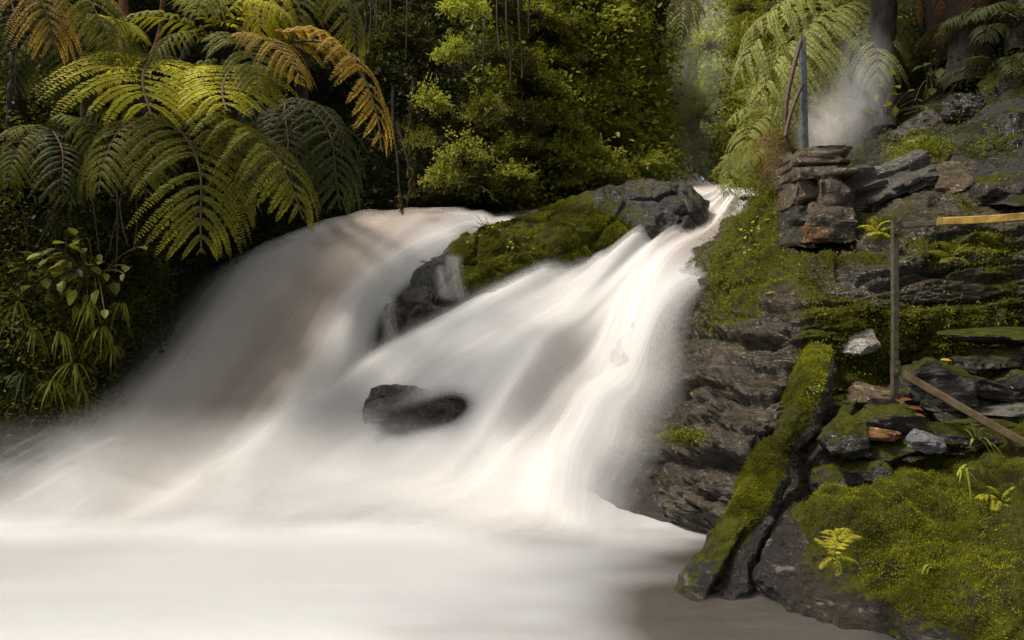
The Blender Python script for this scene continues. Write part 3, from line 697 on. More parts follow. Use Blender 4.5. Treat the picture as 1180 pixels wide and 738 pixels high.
# the dry heap of stones between the cliff and the boulder: px,py,Y,w,h,depth,rot,mat,label
STN = [
 (1068,443,5.55,92,52,.40,-4,'stone','large flat-topped grey brown stone just behind the sloping rail'),
 (1012,462,5.45,64,30,.30,12,'stone_bare','flat cracked stone lying below the foot of the rail post'),
 (1028,484,5.28,88,36,.35,14,'stone_mossy','long moss-sided stone tilted down to the rust-coloured leaves'),
 (975,473,5.45,30,24,.25,0,'stone_mossy','small round mossy stone left of the long tilted stone'),
 (955,476,5.55,28,28,.25,0,'stone','grey lump beside the leaning log, next to the small round mossy stone'),
 (972,502,5.2,52,44,.35,-18,'stone_mossy','layered bright mossy stone stepping down beside the log'),
 (1005,499,5.15,56,16,.25,4,'stone_rust','thin rusty orange slab under the long tilted stone'),
 (988,488,5.3,26,16,.2,0,'stone_mossy','little yellow mossy stone on the end of the orange slab'),
 (1022,520,5.15,50,20,.3,2,'stone_mossy','blocky mossy stone under the orange slab'),
 (1110,496,5.3,95,26,.35,2,'stone_mossy','broad mossy stone right of the pale angular stone'),
 (1088,480,5.45,30,22,.25,0,'stone','dark stone under the middle of the sloping rail'),
 (1130,470,5.6,55,28,.3,3,'stone','brown stone beneath the flat slabs at the right side of the heap'),
 (1150,415,5.7,48,26,.35,0,'stone','dark mossy stone under the long thin ledge slab'),
 (1168,440,5.6,52,30,.35,-8,'stone','dark stone in the shadow at the right end of the heap'),
 (1178,398,5.75,34,20,.3,0,'stone_bare','reddish brown stone under the right end of the ledge slab'),
 (1135,448,5.55,50,22,.3,10,'stone','small leaning stone right of the large flat-topped stone'),
 (1160,472,5.45,90,16,.35,-4,'slate','thin grey slate slab above the rusty rail end'),
 (1150,388,5.75,95,16,.5,-3,'stone_mossy','long thin ledge slab with a mossy top, under the wet wall'),
 (1120,420,5.75,36,20,.25,0,'stone','small dark stone tucked behind the large flat-topped stone'),
 (940,528,5.35,52,60,.35,-22,'stone','dark upright stone wedged between the log and the boulder'),
 (955,552,5.2,46,46,.3,-30,'stone_mossy','mossy shoulder stone leaning on the left of the boulder'),
 (990,545,5.15,56,34,.3,-20,'stone_mossy','rounded bright mossy stone on top of the boulder left end'),
 (1175,572,4.9,40,30,.3,0,'stone','dull green stone at the right side of the boulder'),
 (1182,600,4.8,36,26,.3,8,'stone','lower dull stone at the right side of the boulder'),
 (1172,540,5.0,36,26,.3,0,'stone','stone below the end of the sloping rail'),
 (1075,470,5.5,34,22,.25,20,'stone','small stone in the gap in the middle of the heap'),
 (1040,512,5.25,30,20,.25,0,'stone_mossy','small mossy stone just left of the pale angular stone'),
 (1000,520,5.35,36,30,.3,10,'stone','dark stone filling the gap behind the blocky mossy stone'),
 (925,560,5.45,34,50,.3,-15,'stone','narrow dark stone low in the cleft behind the log'),
]
for i, (x, y, Y, w, h, dp, rt, mt, lb) in enumerate(STN):
    rock('stone', x, y, Y, w * 1.1, h * 1.15, dp * 1.2, 100 + i * 7, mt, lb, 'stone', rot=rt, yaw=random.uniform(-14, 14), group='stones in the heap between the cliff and the boulder', layers=.12)
rock('pale_stone', 1067, 509, 5.0, 40, 28, .16, 333, 'stone_pale', 'pale grey angular stone with a whitish lower edge on top of the boulder', 'stone', rot=14, square=.9, layers=0)
rock('white_quartz', 986, 394, 6.10, 44, 32, .34, 61, 'quartz', 'rough white quartz patch on the mossy wall above the leaning log', 'stone', rot=-10, square=.9)

# stone pillar by the upper hand rail
po = P(938, 280, 7.1)
pil = empty('stone_pillar', po, 'squat pillar of stacked brown and mossy stones under the upper hand rail', 'pillar')
PS = [(939,182,7.15,66,14,.55,1,'stone_cap'),(938,191,7.15,70,12,.58,-1,'stone_bare'),(940,205,7.12,76,15,.62,0,'stone_bare'),
      (919,224,7.10,34,30,.5,3,'stone_bare'),(952,226,7.08,42,36,.55,-2,'stone_bare'),(944,252,7.06,54,28,.55,2,'stone_bare'),(914,252,7.10,26,20,.45,0,'stone'),
      (934,272,6.98,34,18,.45,0,'stone_rust'),(962,270,7.0,36,24,.45,0,'stone'),(915,275,7.06,28,22,.4,8,'stone'),(972,238,7.15,16,50,.4,0,'slate')]
for i, (x, y, Y, w, h, dp, rt, mt) in enumerate(PS):
    rock('stone', 940 + (x - 940) * .84, y, Y, w * .90, h * 1.10, dp, 500 + i * 5, mt, None, rot=rt, parent=pil, porg=po, square=.28, layers=.05, chops=4, sub=5)

# dark split slab sloping up from the pillar
def slab():
    a0, a1 = P(974, 226, 7.35), P(1068, 192, 7.2)
    n = 220; m = 90
    t = np.linspace(0, 1, n); th = np.linspace(0, 2 * np.pi, m)
    T, TH = np.meshgrid(t, th, indexing='ij')
    ax = a1 - a0; L = np.linalg.norm(ax); ax /= L
    upv = np.array([0, 0, 1.0]); upv -= ax * (upv @ ax); upv /= np.linalg.norm(upv); side = np.cross(ax, upv)
    c, s = np.cos(TH), np.sin(TH)
    ry, rz = .20, .175 * (1 - .18 * T)
    cc = np.sign(c) * np.abs(c) ** .5; ssn = np.sign(s) * np.abs(s) ** .5
    G = a0 + ax * (T * L)[..., None] + side * (cc * ry)[..., None] + upv * (ssn * rz)[..., None]
    dirn = side * cc[..., None] + upv * ssn[..., None]
    q = np.stack([T * L * 1.6, ssn * 2.0, cc * 2], -1)
    lay = (ssn * rz) / .032 + .8 * fbm(q * 1.1, 3, 5); li = np.floor(lay); lf = lay - li
    d = .035 * (_h(li, np.floor(T * 3 + _h(li, li * 0, li * 0, 2) * 4), li * 0, 9) - .5) - .018 * (1 - sstep(0, .25, np.minimum(lf, 1 - lf))) + .025 * fbm(q * 4, 4, 8)
    d = d + .09 * fbm(q * 1.2, 2, 12)
    tap = (1 - np.abs(2 * T - 1) ** 14 * .5)
    G = G + dirn * d[..., None]
    Vv = G.reshape(-1, 3); Fq = grid_faces(n, m)
    capc = np.array([G[0].mean(0), G[-1].mean(0)]); k = len(Vv)
    i0 = np.arange(m - 1); tri = np.concatenate([np.stack([np.full(m - 1, k), i0 + 1, i0], -1), np.stack([np.full(m - 1, k + 1), (n - 1) * m + i0, (n - 1) * m + i0 + 1], -1)])
    o = obj('rock_slab', mesh_from('rock_slab', np.concatenate([Vv, capc]) - a0, [Fq, tri], M['slate']), loc=Vector(a0))
    tag(o, 'thick dark cracked slab sloping up to the right from the stone pillar', 'rock slab')
slab()
for i, (x, y, Y, w, h, rt, mt, lb) in enumerate([
    (1048,168,8.2,26,14,-20,'stone_pale','small whitish wet stone above the dark slab on the dirt slope'),
    (1058,152,8.5,60,34,-25,'slate','grey wet outcrop above the dark slab on the dirt slope'),
    (1105,215,7.05,60,50,5,'stone_bare','brown block in the wall right of the dark slab'),
    (1150,222,6.6,54,46,0,'stone','reddish block in the wall above the yellow rail'),
    (1020,190,8.5,40,40,10,'stone','dark hollow-sided rock behind the dark slab'),
    (1160,110,7.8,60,80,0,'stone_mossy','mossy hump on the slope at the top right of the wall'),
    (1170,160,7.1,60,60,0,'stone_mossy','lower mossy hump above the yellow rail end'),
    (1075,190,7.4,44,22,10,'stone_mossy','bright yellow mossy knob right of the dark slab'),
    (1110,130,8.0,50,30,10,'stone','dirty stone half buried in the slope under the dark trunks')]):
    rock('slope_rock', x, y, Y, w, h, .5, 700 + i * 3, mt, lb, 'rock', rot=rt, sub=5)

# ------------------------------------------------------------------ leaning mossy log
def log():
    pts = np.array([P(952,402,5.85), P(941,425,5.65), P(925,470,5.4), P(897,530,5.12), P(866,585,4.93), P(845,630,4.8), P(822,668,4.72), P(805,700,4.68)])
    rad = np.array([.10, .12, .122, .125, .13, .145, .18, .20])
    n, m = 360, 120
    Pm = crom(pts, n, 0); R = crom(rad, n, 0)
    t = np.gradient(Pm, axis=0); t /= np.linalg.norm(t, axis=1, keepdims=True)
    a = np.cross(t, [0, 1, 0.2]); a /= np.linalg.norm(a, axis=1, keepdims=True); b = np.cross(t, a)
    th = np.linspace(0, 2 * np.pi, m)
    T, TH = np.meshgrid(np.linspace(0, 1, n), th, indexing='ij')
    dirn = np.cos(TH)[..., None] * a[:, None] + np.sin(TH)[..., None] * b[:, None]
    # open split at the foot that faces the pool
    q0 = Pm[:, None] + dirn * R[:, None, None]
    d = .11 * fbm(q0 * 2.4, 4, 91) + .045 * fbm(q0 * 6, 4, 92) + .012 * fbm(q0 * 26, 3, 93)
    px = CX + q0[..., 0] / q0[..., 1] * F; py = CY - (q0[..., 2] - CAMZ) / q0[..., 1] * F
    front = sstep(.0, .5, -(dirn[..., 1]))
    ridge = np.abs((px - 838) - (668 - py) * .55)
    d = d - .24 * front * np.exp(-(ridge / 8.0) ** 2) * sstep(585, 640, py)
    end = np.sqrt(np.clip(T / .05, 0, 1)) * (1 - .12 * np.exp(-((T - .04) / .05) ** 2))
    G = Pm[:, None] + dirn * ((R[:, None] * .9 + d) * (.25 + .75 * end))[..., None]
    o0 = pts[-1]
    moss = np.clip(.48 + .95 * fbm(G * 2.8, 4, 4) - .95 * sstep(-.15, .6, (dirn * np.array([.75, 0, -.65])).sum(-1)) - .5 * sstep(.8, 1.0, T) * sstep(-.2, .4, fbm(G * 4, 2, 9)), -1, 1)  # moss held off the right underside, painting that side's shade
    k = n * m; i0 = np.arange(m - 1); tri = np.stack([np.full(m - 1, k), i0 + 1, i0], -1)
    V = np.concatenate([G.reshape(-1, 3), G[0].mean(0)[None]])
    o = obj('leaning_log', mesh_from('leaning_log', rel(V, o0), [grid_faces(n, m), tri], M['boulder'], {'moss': np.append(moss.ravel(), .8)}), loc=Vector(o0))
    tag(o, 'thick mossy log leaning on the cliff with its forked foot in the pool', 'log')
    tuft_obj('moss', G, dirn, moss, 80000, 0.009, 8, o, o0, thr=.25)
log()

# ------------------------------------------------------------------ hand rails
def bar(name, pts, w, mat, parent, org, h=None, bow=0.0, n=24):
    """square-section bar along a slightly uneven line"""
    pts = np.array(pts, float)
    p = crom(pts, n, 0) if len(pts) > 2 else pts[0] + (pts[1] - pts[0]) * np.linspace(0, 1, n)[:, None]
    p = p + .004 * np.stack([vnoise(p * 3 + 5, 1), vnoise(p * 3, 2), vnoise(p * 3 + 9, 3)], -1)
    t = np.gradient(p, axis=0); t /= np.linalg.norm(t, axis=1, keepdims=True)
    up = np.array([0, 0, 1.0]) if abs(t[:, 2].mean()) < .8 else np.array([0, 1.0, 0])
    a = np.cross(t, up); a /= np.linalg.norm(a, axis=1, keepdims=True); b = np.cross(t, a)
    h = h or w; e = .18
    cs = np.array([(-1, -1 + e), (-1 + e, -1), (1 - e, -1), (1, -1 + e), (1, 1 - e), (1 - e, 1), (-1 + e, 1), (-1, 1 - e)]) * .5
    V = p[:, None] + cs[None, :, 0:1] * w * a[:, None] + cs[None, :, 1:2] * h * b[:, None]
    i = np.arange(n * 8).reshape(n, 8); j = np.roll(i, -1, 1)
    Fq = np.stack([i[:-1], j[:-1], j[1:], i[1:]], -1).reshape(-1, 4)
    capf = np.array([list(range(7, -1, -1)), list(range((n - 1) * 8, n * 8))])
    return obj(name, mesh_from(name, rel(V.reshape(-1, 3), org), [Fq, capf], M[mat], smooth=False), parent)
def pipe(name, pts, r, mat, parent, org, n=40, sides=12):
    p = crom(np.array(pts, float), n, 0)
    V, Fq = tube(p, r, sides)
    k = n * sides
    capf = np.array([list(range(sides - 1, -1, -1)), list(range(k - sides, k))])
    return obj(name, mesh_from(name, rel(V, org), [Fq, capf], M[mat]), parent)

ro = P(1031, 468, 5.3)
rail = empty('lower_handrail', ro, 'weathered hand rail with yellow top bar and sloping rusty lower bar by the wall', 'handrail')
bar('post', [P(1031,262,5.3), P(1031,350,5.3), P(1031,470,5.35)], .040, 'rail', rail, ro)
bar('top_rail', [P(1026,261,5.28), P(1080,257,5.2), P(1126,256,5.13)], .030, 'rail', rail, ro, h=.034)
bar('yellow_top_rail', [P(1080,255.5,5.165), P(1160,251.5,5.07), P(1260,246,4.95)], .040, 'rail_yellow', rail, ro, h=.050)
for q_ in (P(1031,262,5.26), P(1031,424,5.24)):
    bar('bracket', [q_ + np.array([0, -.012, .045]), q_ + np.array([0, -.012, -.045])], .058, 'rail', rail, ro, h=.030)
    for dz in (.025, -.025):
        pipe('bolt', [q_ + np.array([0, -.028, dz]), q_ + np.array([0, -.036, dz]), q_ + np.array([0, -.042, dz])], .008, 'pipe_rust', rail, ro, n=4, sides=8)
bar('lower_rail', [P(1028,424,5.26), P(1085,456,5.13), P(1146,491,4.98), P(1200,521,4.85)], .040, 'rail_brown', rail, ro, h=.048)
pipe('brace', [P(1148,488,5.0), P(1162,506,5.0), P(1176,528,4.98), P(1190,560,4.98)], .011, 'pipe_rust', rail, ro)

uo = P(926, 176, 7.15)
ur = empty('upper_handrail', uo, 'broken upper hand rail, a straight grey post with bent rusty pipes on the stone pillar', 'handrail')
bar('post', [P(925,44,7.15), P(926,110,7.15), P(928,178,7.15)], .052, 'pipe', ur, uo)
pipe('bent_pipe', [P(923,46,7.09), P(914,80,7.07), P(907,112,7.05), P(905,135,7.05), P(906,158,7.05), P(912,172,7.07), P(918,178,7.10)], .021, 'pipe_rust', ur, uo)
pipe('brace_pipe', [P(925,97,7.09), P(918,112,7.05), P(909,138,7.03), P(905,158,7.01)], .018, 'pipe_rust', ur, uo)

# ------------------------------------------------------------------ ferns
def frond_mesh(name, mat, seed, pairs=16, leaf_pairs=32, width=.34, arch=.16, droop=.5, curl=0.0, side=0.0, start=.10, lf=1.0):
    r = np.random.default_rng(seed)
    t = np.linspace(0, 1, 60)
    z = arch * 4 * t * (1 - t) * (1 - .15 * t); y = side * np.sin(t * np.pi) * .2 + .012 * np.sin(t * 9 + seed)
    path = np.stack([t, y, z], -1)
    acc = Acc()
    V, Fq = tube(path, .008 * (1 - .8 * t) + .0012, 5); acc.add(V, Fq, 1, .5)
    tan = np.gradient(path, axis=0); tan /= np.linalg.norm(tan, axis=1, keepdims=True)
    lp, ld, ln, ls, la = [], [], [], [], []
    for k in range(pairs):
        tt = start + (1 - start - .01) * (k / (pairs - 1)) ** .92
        i = int(tt * 59); o = path[i]; tx = tan[i]
        prof = math.sin(math.pi * min(1, (tt * .93 + .07)) ** 1.15) ** .75
        prof = max(prof, .04)
        for sd in (-1, 1):
            if r.random() < .03: continue
            Ln = width * prof * r.uniform(.9, 1.08)
            ang = math.radians(74 - 34 * tt + r.uniform(-5, 5))
            nrm = np.cross(tx, [0, 1, 0]); nrm /= np.linalg.norm(nrm)
            if nrm[2] < 0: nrm = -nrm
            yv = np.array([0, 1.0, 0]) * sd
            d0 = tx * math.cos(ang) + yv * math.sin(ang)
            s = np.linspace(0, 1, leaf_pairs + 1)[1:]
            dr = droop * r.uniform(.8, 1.25)
            pp = o + d0 * (Ln * s)[:, None] * (1 - .18 * dr * s[:, None]) - np.array([0, 0, 1.0]) * (Ln * dr * .62 * s ** 2)[:, None] + nrm * (Ln * .10 * np.sin(s * np.pi))[:, None] + tx * (Ln * .10 * s ** 2)[:, None]
            rp = np.concatenate([[o], pp[::3], pp[-1:]])
            V, Fq = tube(rp, np.linspace(.0028, .0008, len(rp)), 3); acc.add(V, Fq, 1, .4)
            pt = np.gradient(pp, axis=0); pt /= np.linalg.norm(pt, axis=1, keepdims=True)
            pn = np.cross(pt, np.cross(nrm, pt)); pn /= np.linalg.norm(pn, axis=1, keepdims=True) + 1e-9
            ll = lf * np.minimum(Ln * .13, .0235) * (np.sin(np.pi * np.clip(s * .9 + .12, 0, 1)) ** .55 * .75 + .25)
            
            for s2 in (-1, 1):
                sv = np.cross(pn, pt) * s2
                dd = sv + pt * .42 - pn * .22 + r.normal(size=pp.shape) * .09
                lp.append(pp + r.normal(size=pp.shape) * .0008); ld.append(dd); ln.append(pn + r.normal(size=pp.shape) * .18); ls.append(ll * r.uniform(.85, 1.1, len(ll)))
                la.append(np.clip(.25 + .5 * s + r.normal(size=len(s)) * .12, 0, 1))
    lp, ld, ln, ls, la = map(np.concatenate, (lp, ld, ln, ls, la))
    V, Fq = leaves(lp, ld, ln, ls, .40)
    acc.add(V, Fq, 0, np.repeat(la, 6))
    return acc.mesh(name, [M[mat], M['stem']])

FR = {}
def frond_set(mat, n=4, **kw):
    key = (mat, tuple(sorted(kw.items())))
    if key not in FR:
        FR[key] = [frond_mesh('frond', mat, 900 + 13 * i + len(FR), **{**dict(arch=.12 + .05 * i, droop=.45 + .15 * (i % 3), width=.30 + .03 * (i % 3)), **kw}) for i in range(n)]
    return FR[key]

def place_frond(parent, org, base, tip, mat, idx=0, roll=0.0, wid=1.0, **kw):
    base, tip = np.asarray(base, float), np.asarray(tip, float)
    ms = frond_set(mat, **kw); me = ms[idx % len(ms)]
    x = Vector(tip - base); L = x.length; x.normalize()
    up = Vector((0, 0, 1)); y = up.cross(x)
    if y.length < 1e-3: y = Vector((0, 1, 0))
    y.normalize(); z = x.cross(y)
    Mx = Matrix((x, y, z)).transposed().to_4x4() @ Matrix.Rotation(math.radians(roll), 4, 'X') @ Matrix.Diagonal((L, L * wid, L, 1))
    Mx.translation = Vector(base - np.asarray(org))
    o = bpy.data.objects.new('frond', me); COL.objects.link(o); o.parent = parent; o.matrix_local = Mx
    return o

def trunk_part(parent, org, pts, r0, r1, mat, seed=0, name='trunk'):
    p = crom(np.array(pts, float), 60, 0); p = p + .03 * np.stack([vnoise(p * 1.5 + seed, 1), vnoise(p * 1.5 + seed, 2), 0 * p[:, 0]], -1)
    V, Fq = tube(p, np.linspace(r0, r1, 60), 20)
    n = fbm(V * np.array([14, 14, 6.]), 3, seed + 3); c = np.repeat(p, 20, 0)
    V = c + (V - c) * (1 + .22 * n)[:, None]
    return obj(name, mesh_from(name, rel(V, org), [Fq], M[mat]), parent)

def tree_fern(px, py, Y, label, mats, n=14, length=1.6, group=None, trunk=None, fixed=(), elev=(-5, 55), az=(0, 360), seed=0, trunk_mat='bark', name='tree_fern', tr=.09, wid=1.0):
    c = P(px, py, Y); r = random.Random(seed)
    e = empty(name, c, label, 'fern', group)
    if trunk is not None: trunk_part(e, c, [c, (c + trunk) / 2 + np.array([r.uniform(-.1, .1), 0, 0]), trunk], tr * .8, tr, trunk_mat, seed)
    for k in range(n):
        a = math.radians(az[0] + (az[1] - az[0]) * (k + r.uniform(-.3, .3)) / max(1, n)); el = math.radians(r.uniform(*elev))
        L = length * r.uniform(.75, 1.15)
        d = np.array([math.cos(a) * math.cos(el), math.sin(a) * math.cos(el), math.sin(el)])
        tip = c + d * L - np.array([0, 0, .28 * L])
        place_frond(e, c, c + d * .03, tip, r.choice(mats), r.randrange(4), r.uniform(-18, 18), wid)
    for f in fixed:
        bx, by, bY, tx, ty, tY, mt, ix, rl = f[:9]
        place_frond(e, c, P(bx, by, bY), P(tx, ty, tY), mt, ix, rl, f[9] if len(f) > 9 else 1.0)
    return e

# near left ferns (fronds as they hang over the falls)
tree_fern(190, 125, 7.9, 'tree fern whose long green fronds droop towards the side cascade', ['fern_mid'], n=0, fixed=[
  (186,140,7.9, 236,292,6.9,'fern_mid',2,0,1.25), (200,135,7.9, 352,254,7.0,'fern_mid',1,-8,1.15), (182,140,7.9, 116,222,7.0,'fern_mid',2,6,1.2),
  (188,135,7.9, 170,230,7.3,'fern_mid',3,0,1.2), (200,130,8.0, 330,205,7.8,'fern_mid',0,0), (180,132,8.0, 70,160,7.6,'fern_dark',1,0),
  (190,130,8.0, 300,170,8.2,'fern_dark',2,0), (195,135,8,280,270,7.4,'fern_mid',3,5)], trunk=P(112,250,9.5), name='tree_fern')
tree_fern(185, 88, 8.0, 'tree fern with two sunlit yellow green fronds in front of the red trunk', ['fern_bright'], n=0, fixed=[
  (165,92,8.6, 172,133,6.9,'fern_bright',1,0,1.7), (262,86,8.6, 262,128,7.1,'fern_bright',0,6,1.6), (200,85,8.6,100,110,8.2,'fern_bright',2,10,.8),
  (215,85,8.6,320,120,8.3,'fern_mid',2,0)], trunk=P(135,230,10.0))
tree_fern(255, 45, 8.2, 'tree fern with a golden frond arching over the side cascade', ['fern_gold'], n=0, fixed=[
  (290,62,8.2, 438,172,7.2,'fern_gold',3,-14,1.0), (262,55,8.2, 348,95,7.3,'fern_gold',1,0,.9), (255,50,8.3, 120,30,7.6,'fern_mid',1,0), (250,48,8.3, 170,80,7.6,'fern_mid',2,0),
  (260,40,8.3, 330,20,7.6,'fern_bright',2,0), (250,38,8.3, 190,-10,7.6,'fern_mid',1,0), (262,45,8.3,405,75,8.2,'fern_mid',2,0), (262,42,8.3,300,110,7.2,'fern_mid',0,0),(262,42,8.3,230,20,7.0,'fern_mid',3,0)], trunk=P(200,190,11.8))
tree_fern(20, -25, 7.4, 'tree fern in the top left corner with gold tinged drooping fronds', ['fern_gold', 'fern_mid'], n=0, fixed=[
  (15,-25,7.4, 128,52,6.7,'fern_mid',1,0), (10,-20,7.4, 60,60,6.6,'fern_gold',2,0,.9), (0,-20,7.4,-60,50,6.7,'fern_gold',2,0), (15,-30,7.5,140,15,7.2,'fern_gold',0,0), (5,-20,7.5,20,110,7.0,'fern_dark',1,0), (15,-20,7.6, 100,110,7.4,'fern_dark',2,0)], trunk=P(10,200,8.2))
tree_fern(340, -15, 8.6, 'tree fern overhead right of the golden frond with light green fronds', ['fern_mid'], n=0, fixed=[
  (330,-20,8.6, 250,25,7.9,'fern_mid',1,0), (340,-15,8.6, 300,50,7.8,'fern_bright',2,0), (345,-15,8.7, 412,68,8.2,'fern_mid',2,0), (340,-20,8.7,400,10,8.2,'fern_mid',0,0), (338,-15,8.8,345,60,8.0,'fern_mid',3,0)], trunk=P(345,232,13.2))
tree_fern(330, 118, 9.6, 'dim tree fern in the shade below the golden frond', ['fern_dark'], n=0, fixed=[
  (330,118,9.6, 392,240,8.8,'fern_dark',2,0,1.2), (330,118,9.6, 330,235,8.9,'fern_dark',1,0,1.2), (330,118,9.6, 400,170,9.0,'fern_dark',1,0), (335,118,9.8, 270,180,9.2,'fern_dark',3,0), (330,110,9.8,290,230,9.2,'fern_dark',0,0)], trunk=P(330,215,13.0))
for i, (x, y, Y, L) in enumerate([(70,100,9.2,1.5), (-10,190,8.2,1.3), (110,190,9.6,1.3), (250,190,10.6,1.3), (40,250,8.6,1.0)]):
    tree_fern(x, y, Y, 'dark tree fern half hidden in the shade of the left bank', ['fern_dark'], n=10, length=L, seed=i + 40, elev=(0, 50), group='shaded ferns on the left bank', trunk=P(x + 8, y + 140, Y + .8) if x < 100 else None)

# right ferns above the rapids
tree_fern(985, 20, 10.2, 'large pale tree fern above the upper hand rail', ['fern_pale'], n=4, length=1.0, seed=3, az=(60, 300), elev=(25, 60), fixed=[
  (985,25,10.2, 858,42,9.4,'fern_pale',1,0,.9), (985,28,10.2, 846,92,9.3,'fern_pale',2,0,.9), (990,30,10.2, 870,125,9.0,'fern_pale',1,0,.9), (990,30,10.2, 905,145,9.0,'fern_pale',3,0,.8),
  (985,20,10.2, 890,8,9.6,'fern_pale',0,0), (990,25,10.2, 1060,60,9.3,'fern_pale',1,0), (990,25,10.2, 1010,100,8.9,'fern_pale',2,0,1.0), (985,20,10.2,940,95,9.0,'fern_pale',2,0)], trunk=P(1000,190,10.6))
tree_fern(905, 130, 11.2, 'green fern on the bank left of the upper hand rail', ['fern_pale', 'fern_mid'], n=6, length=.8, seed=5, az=(90, 330), elev=(-5, 35), fixed=[
  (905,130,11.2, 838,142,10.8,'fern_pale',1,0), (905,135,11.2, 850,200,10.4,'fern_pale',2,0), (905,130,11.2,850,104,10.8,'fern_pale',0,0)])
tree_fern(868, 182, 12.2, 'lowest fern hanging over the upper rapids', ['fern_mid', 'fern_pale'], n=5, length=.6, seed=6, az=(120, 340), elev=(-30, 20), fixed=[
  (866,178,12.2, 836,226,11.8,'fern_pale',2,0,1.1), (868,178,12.2,862,218,11.6,'fern_mid',1,0)])
tree_fern(895, 165, 10.2, 'yellow brown fern beside the foot of the upper hand rail', ['fern_mid'], n=6, length=.75, seed=8, az=(150, 390), elev=(-40, 10), fixed=[(898,150,10.2,888,210,9.5,'fern_dead',1,0)])
tree_fern(1090, 25, 11.0, 'pale fern between the two dark trunks', ['fern_pale'], n=9, length=1.1, seed=9, az=(120, 420), elev=(-5, 45))
tree_fern(770, -12, 21.0, 'distant tree fern with a bright crown against the hazy gorge', ['fern_mid'], n=9, length=1.9, seed=12, az=(130, 330), elev=(-10, 40), fixed=[
  (768,-6,21.0, 812,18,20.2,'fern_bright',1,0,1.1), (768,-6,21,800,34,20,'fern_bright',2,0,1.1), (768,-6,21,785,45,20,'fern_mid',2,0)], trunk=P(752,60,22))

# ------------------------------------------------------------------ shrubs and undergrowth
def shrub_mesh(name, mat, seed, rad=1.0, twigs=46, per=16, leaf=.10, width=.5, hang=.2, flat=.8, stem='stem'):
    r = np.random.default_rng(seed); acc = Acc(); pos, dr, nr, sz, at = [], [], [], [], []
    for k in range(twigs):
        d = rdir_s(r); d[2] = abs(d[2]) * .9 - .1; d[1] = d[1] * .9; d /= np.linalg.norm(d)
        L = rad * r.uniform(.6, 1.08)
        t = np.linspace(0, 1, 9)[:, None]
        p = d * L * t + np.array([0, 0, -hang * rad]) * t ** 2 + .05 * rad * np.sin(t * 5 + r.uniform(0, 6, 3))
        p[:, 2] *= flat
        V, Fq = tube(p, np.linspace(.012, .004, 9) * rad, 4); acc.add(V, Fq, 1, .3)
        tt = np.sort(r.uniform(.3, 1.0, per)); pp = np.stack([np.interp(tt, t[:, 0], p[:, j]) for j in range(3)], -1)
        pp = pp + r.normal(size=pp.shape) * .05 * rad
        pos.append(pp); dr.append(d + r.normal(size=pp.shape) * .75 + np.array([0, 0, -.25])); nr.append(np.array([0, 0, 1]) + d * .35 + r.normal(size=pp.shape) * .35)
        sz.append(leaf * r.uniform(.55, 1.15, per)); at.append(np.clip(r.normal(.45, .25, per) + .25 * (tt - .5), 0, 1))
    pos, dr, nr, sz, at = map(np.concatenate, (pos, dr, nr, sz, at))
    V, Fq = leaves(pos, dr, nr, sz, width); acc.add(V, Fq, 0, np.repeat(at, 6))
    return acc.mesh(name, [M[mat], M[stem]])
SH = {m: [shrub_mesh('shrub', m, 50 + i * 3 + j, 1.0, 60, 22, lf, wd) for i, (lf, wd) in enumerate([(.11, .5), (.085, .55), (.13, .38)])] for j, m in enumerate(['leaf_dark', 'leaf_mid', 'leaf_light', 'leaf_lime'])}
def shrub(px, py, Y, r, mat, ix, label, group=None, name='shrub', stretch=(1, 1, 1)):
    o = obj(name, SH[mat][ix % 3], loc=Vector(P(px, py, Y)))
    o.scale = (r * stretch[0], r * stretch[1], r * stretch[2]); o.rotation_euler = (random.uniform(-.2, .2), random.uniform(-.2, .2), random.uniform(0, 6.28))
    tag(o, label, 'shrub', group); return o

def undergrowth(name, G, Nn, count, size, seed, mat, sel=None, out=.35):
    r = np.random.default_rng(seed); nr, nc = G.shape[:2]
    a = np.linalg.norm(np.cross(np.gradient(G, axis=0), np.gradient(G, axis=1)), axis=-1)
    px = CX + G[..., 0] / np.maximum(G[..., 1], .3) * F; py = CY - (G[..., 2] - CAMZ) / np.maximum(G[..., 1], .3) * F
    w = a / np.maximum(G[..., 1], 3) ** 1.3 * ((px > -60) & (px < 1240) & (py > -130) & (py < 800))
    if sel is not None: w = w * sel(px, py, G)
    w = w.ravel() / w.sum()
    per = 9; nc_ = count // per
    i = r.choice(len(w), nc_, p=w); Gf, Nf = G.reshape(-1, 3)[i], Nn.reshape(-1, 3)[i]
    dist = Gf[:, 1:2] / 12
    c = Gf + Nf * (r.random((nc_, 1)) ** 1.5 * out * (1 + vnoise(Gf * .9, seed)[:, None])) + r.normal(size=Gf.shape) * .05
    pos = np.repeat(c, per, 0) + r.normal(size=(nc_ * per, 3)) * .09 * np.repeat(dist, per, 0)
    N2 = np.repeat(Nf, per, 0)
    d = N2 * .7 + r.normal(size=pos.shape) * .7 + np.array([0, 0, -.3]); n = np.array([0, 0, 1.]) + N2 * .4 + r.normal(size=pos.shape) * .4
    s = size * r.uniform(.5, 1.2, len(pos)) * np.repeat(np.clip(dist[:, 0], .6, 2.5), per)
    V, Fq = leaves(pos, d, n, s, .5)
    at = np.clip(np.repeat(.4 + .5 * vnoise(c * 1.1, seed + 2), per) + r.normal(size=len(pos)) * .15, 0, 1)
    obj(name, mesh_from(name, V, [Fq], M[mat], {'rnd': np.repeat(at, 6)}), kind='stuff')
dry = lambda px, py: (px < np.interp(py, [300, 330, 365, 415, 475, 530, 580], [300, 205, 150, 105, 50, -20, -100])) | (py < 300)
undergrowth('undergrowth', G_CL, N_CL, 16000, .045, 44, 'leaf_mid', lambda px, py, G: (px > 1000) * (py < 190) * (G[..., 1] > 6.8) * (fbm(G * 1.6, 3, 5) > -.05), .12)
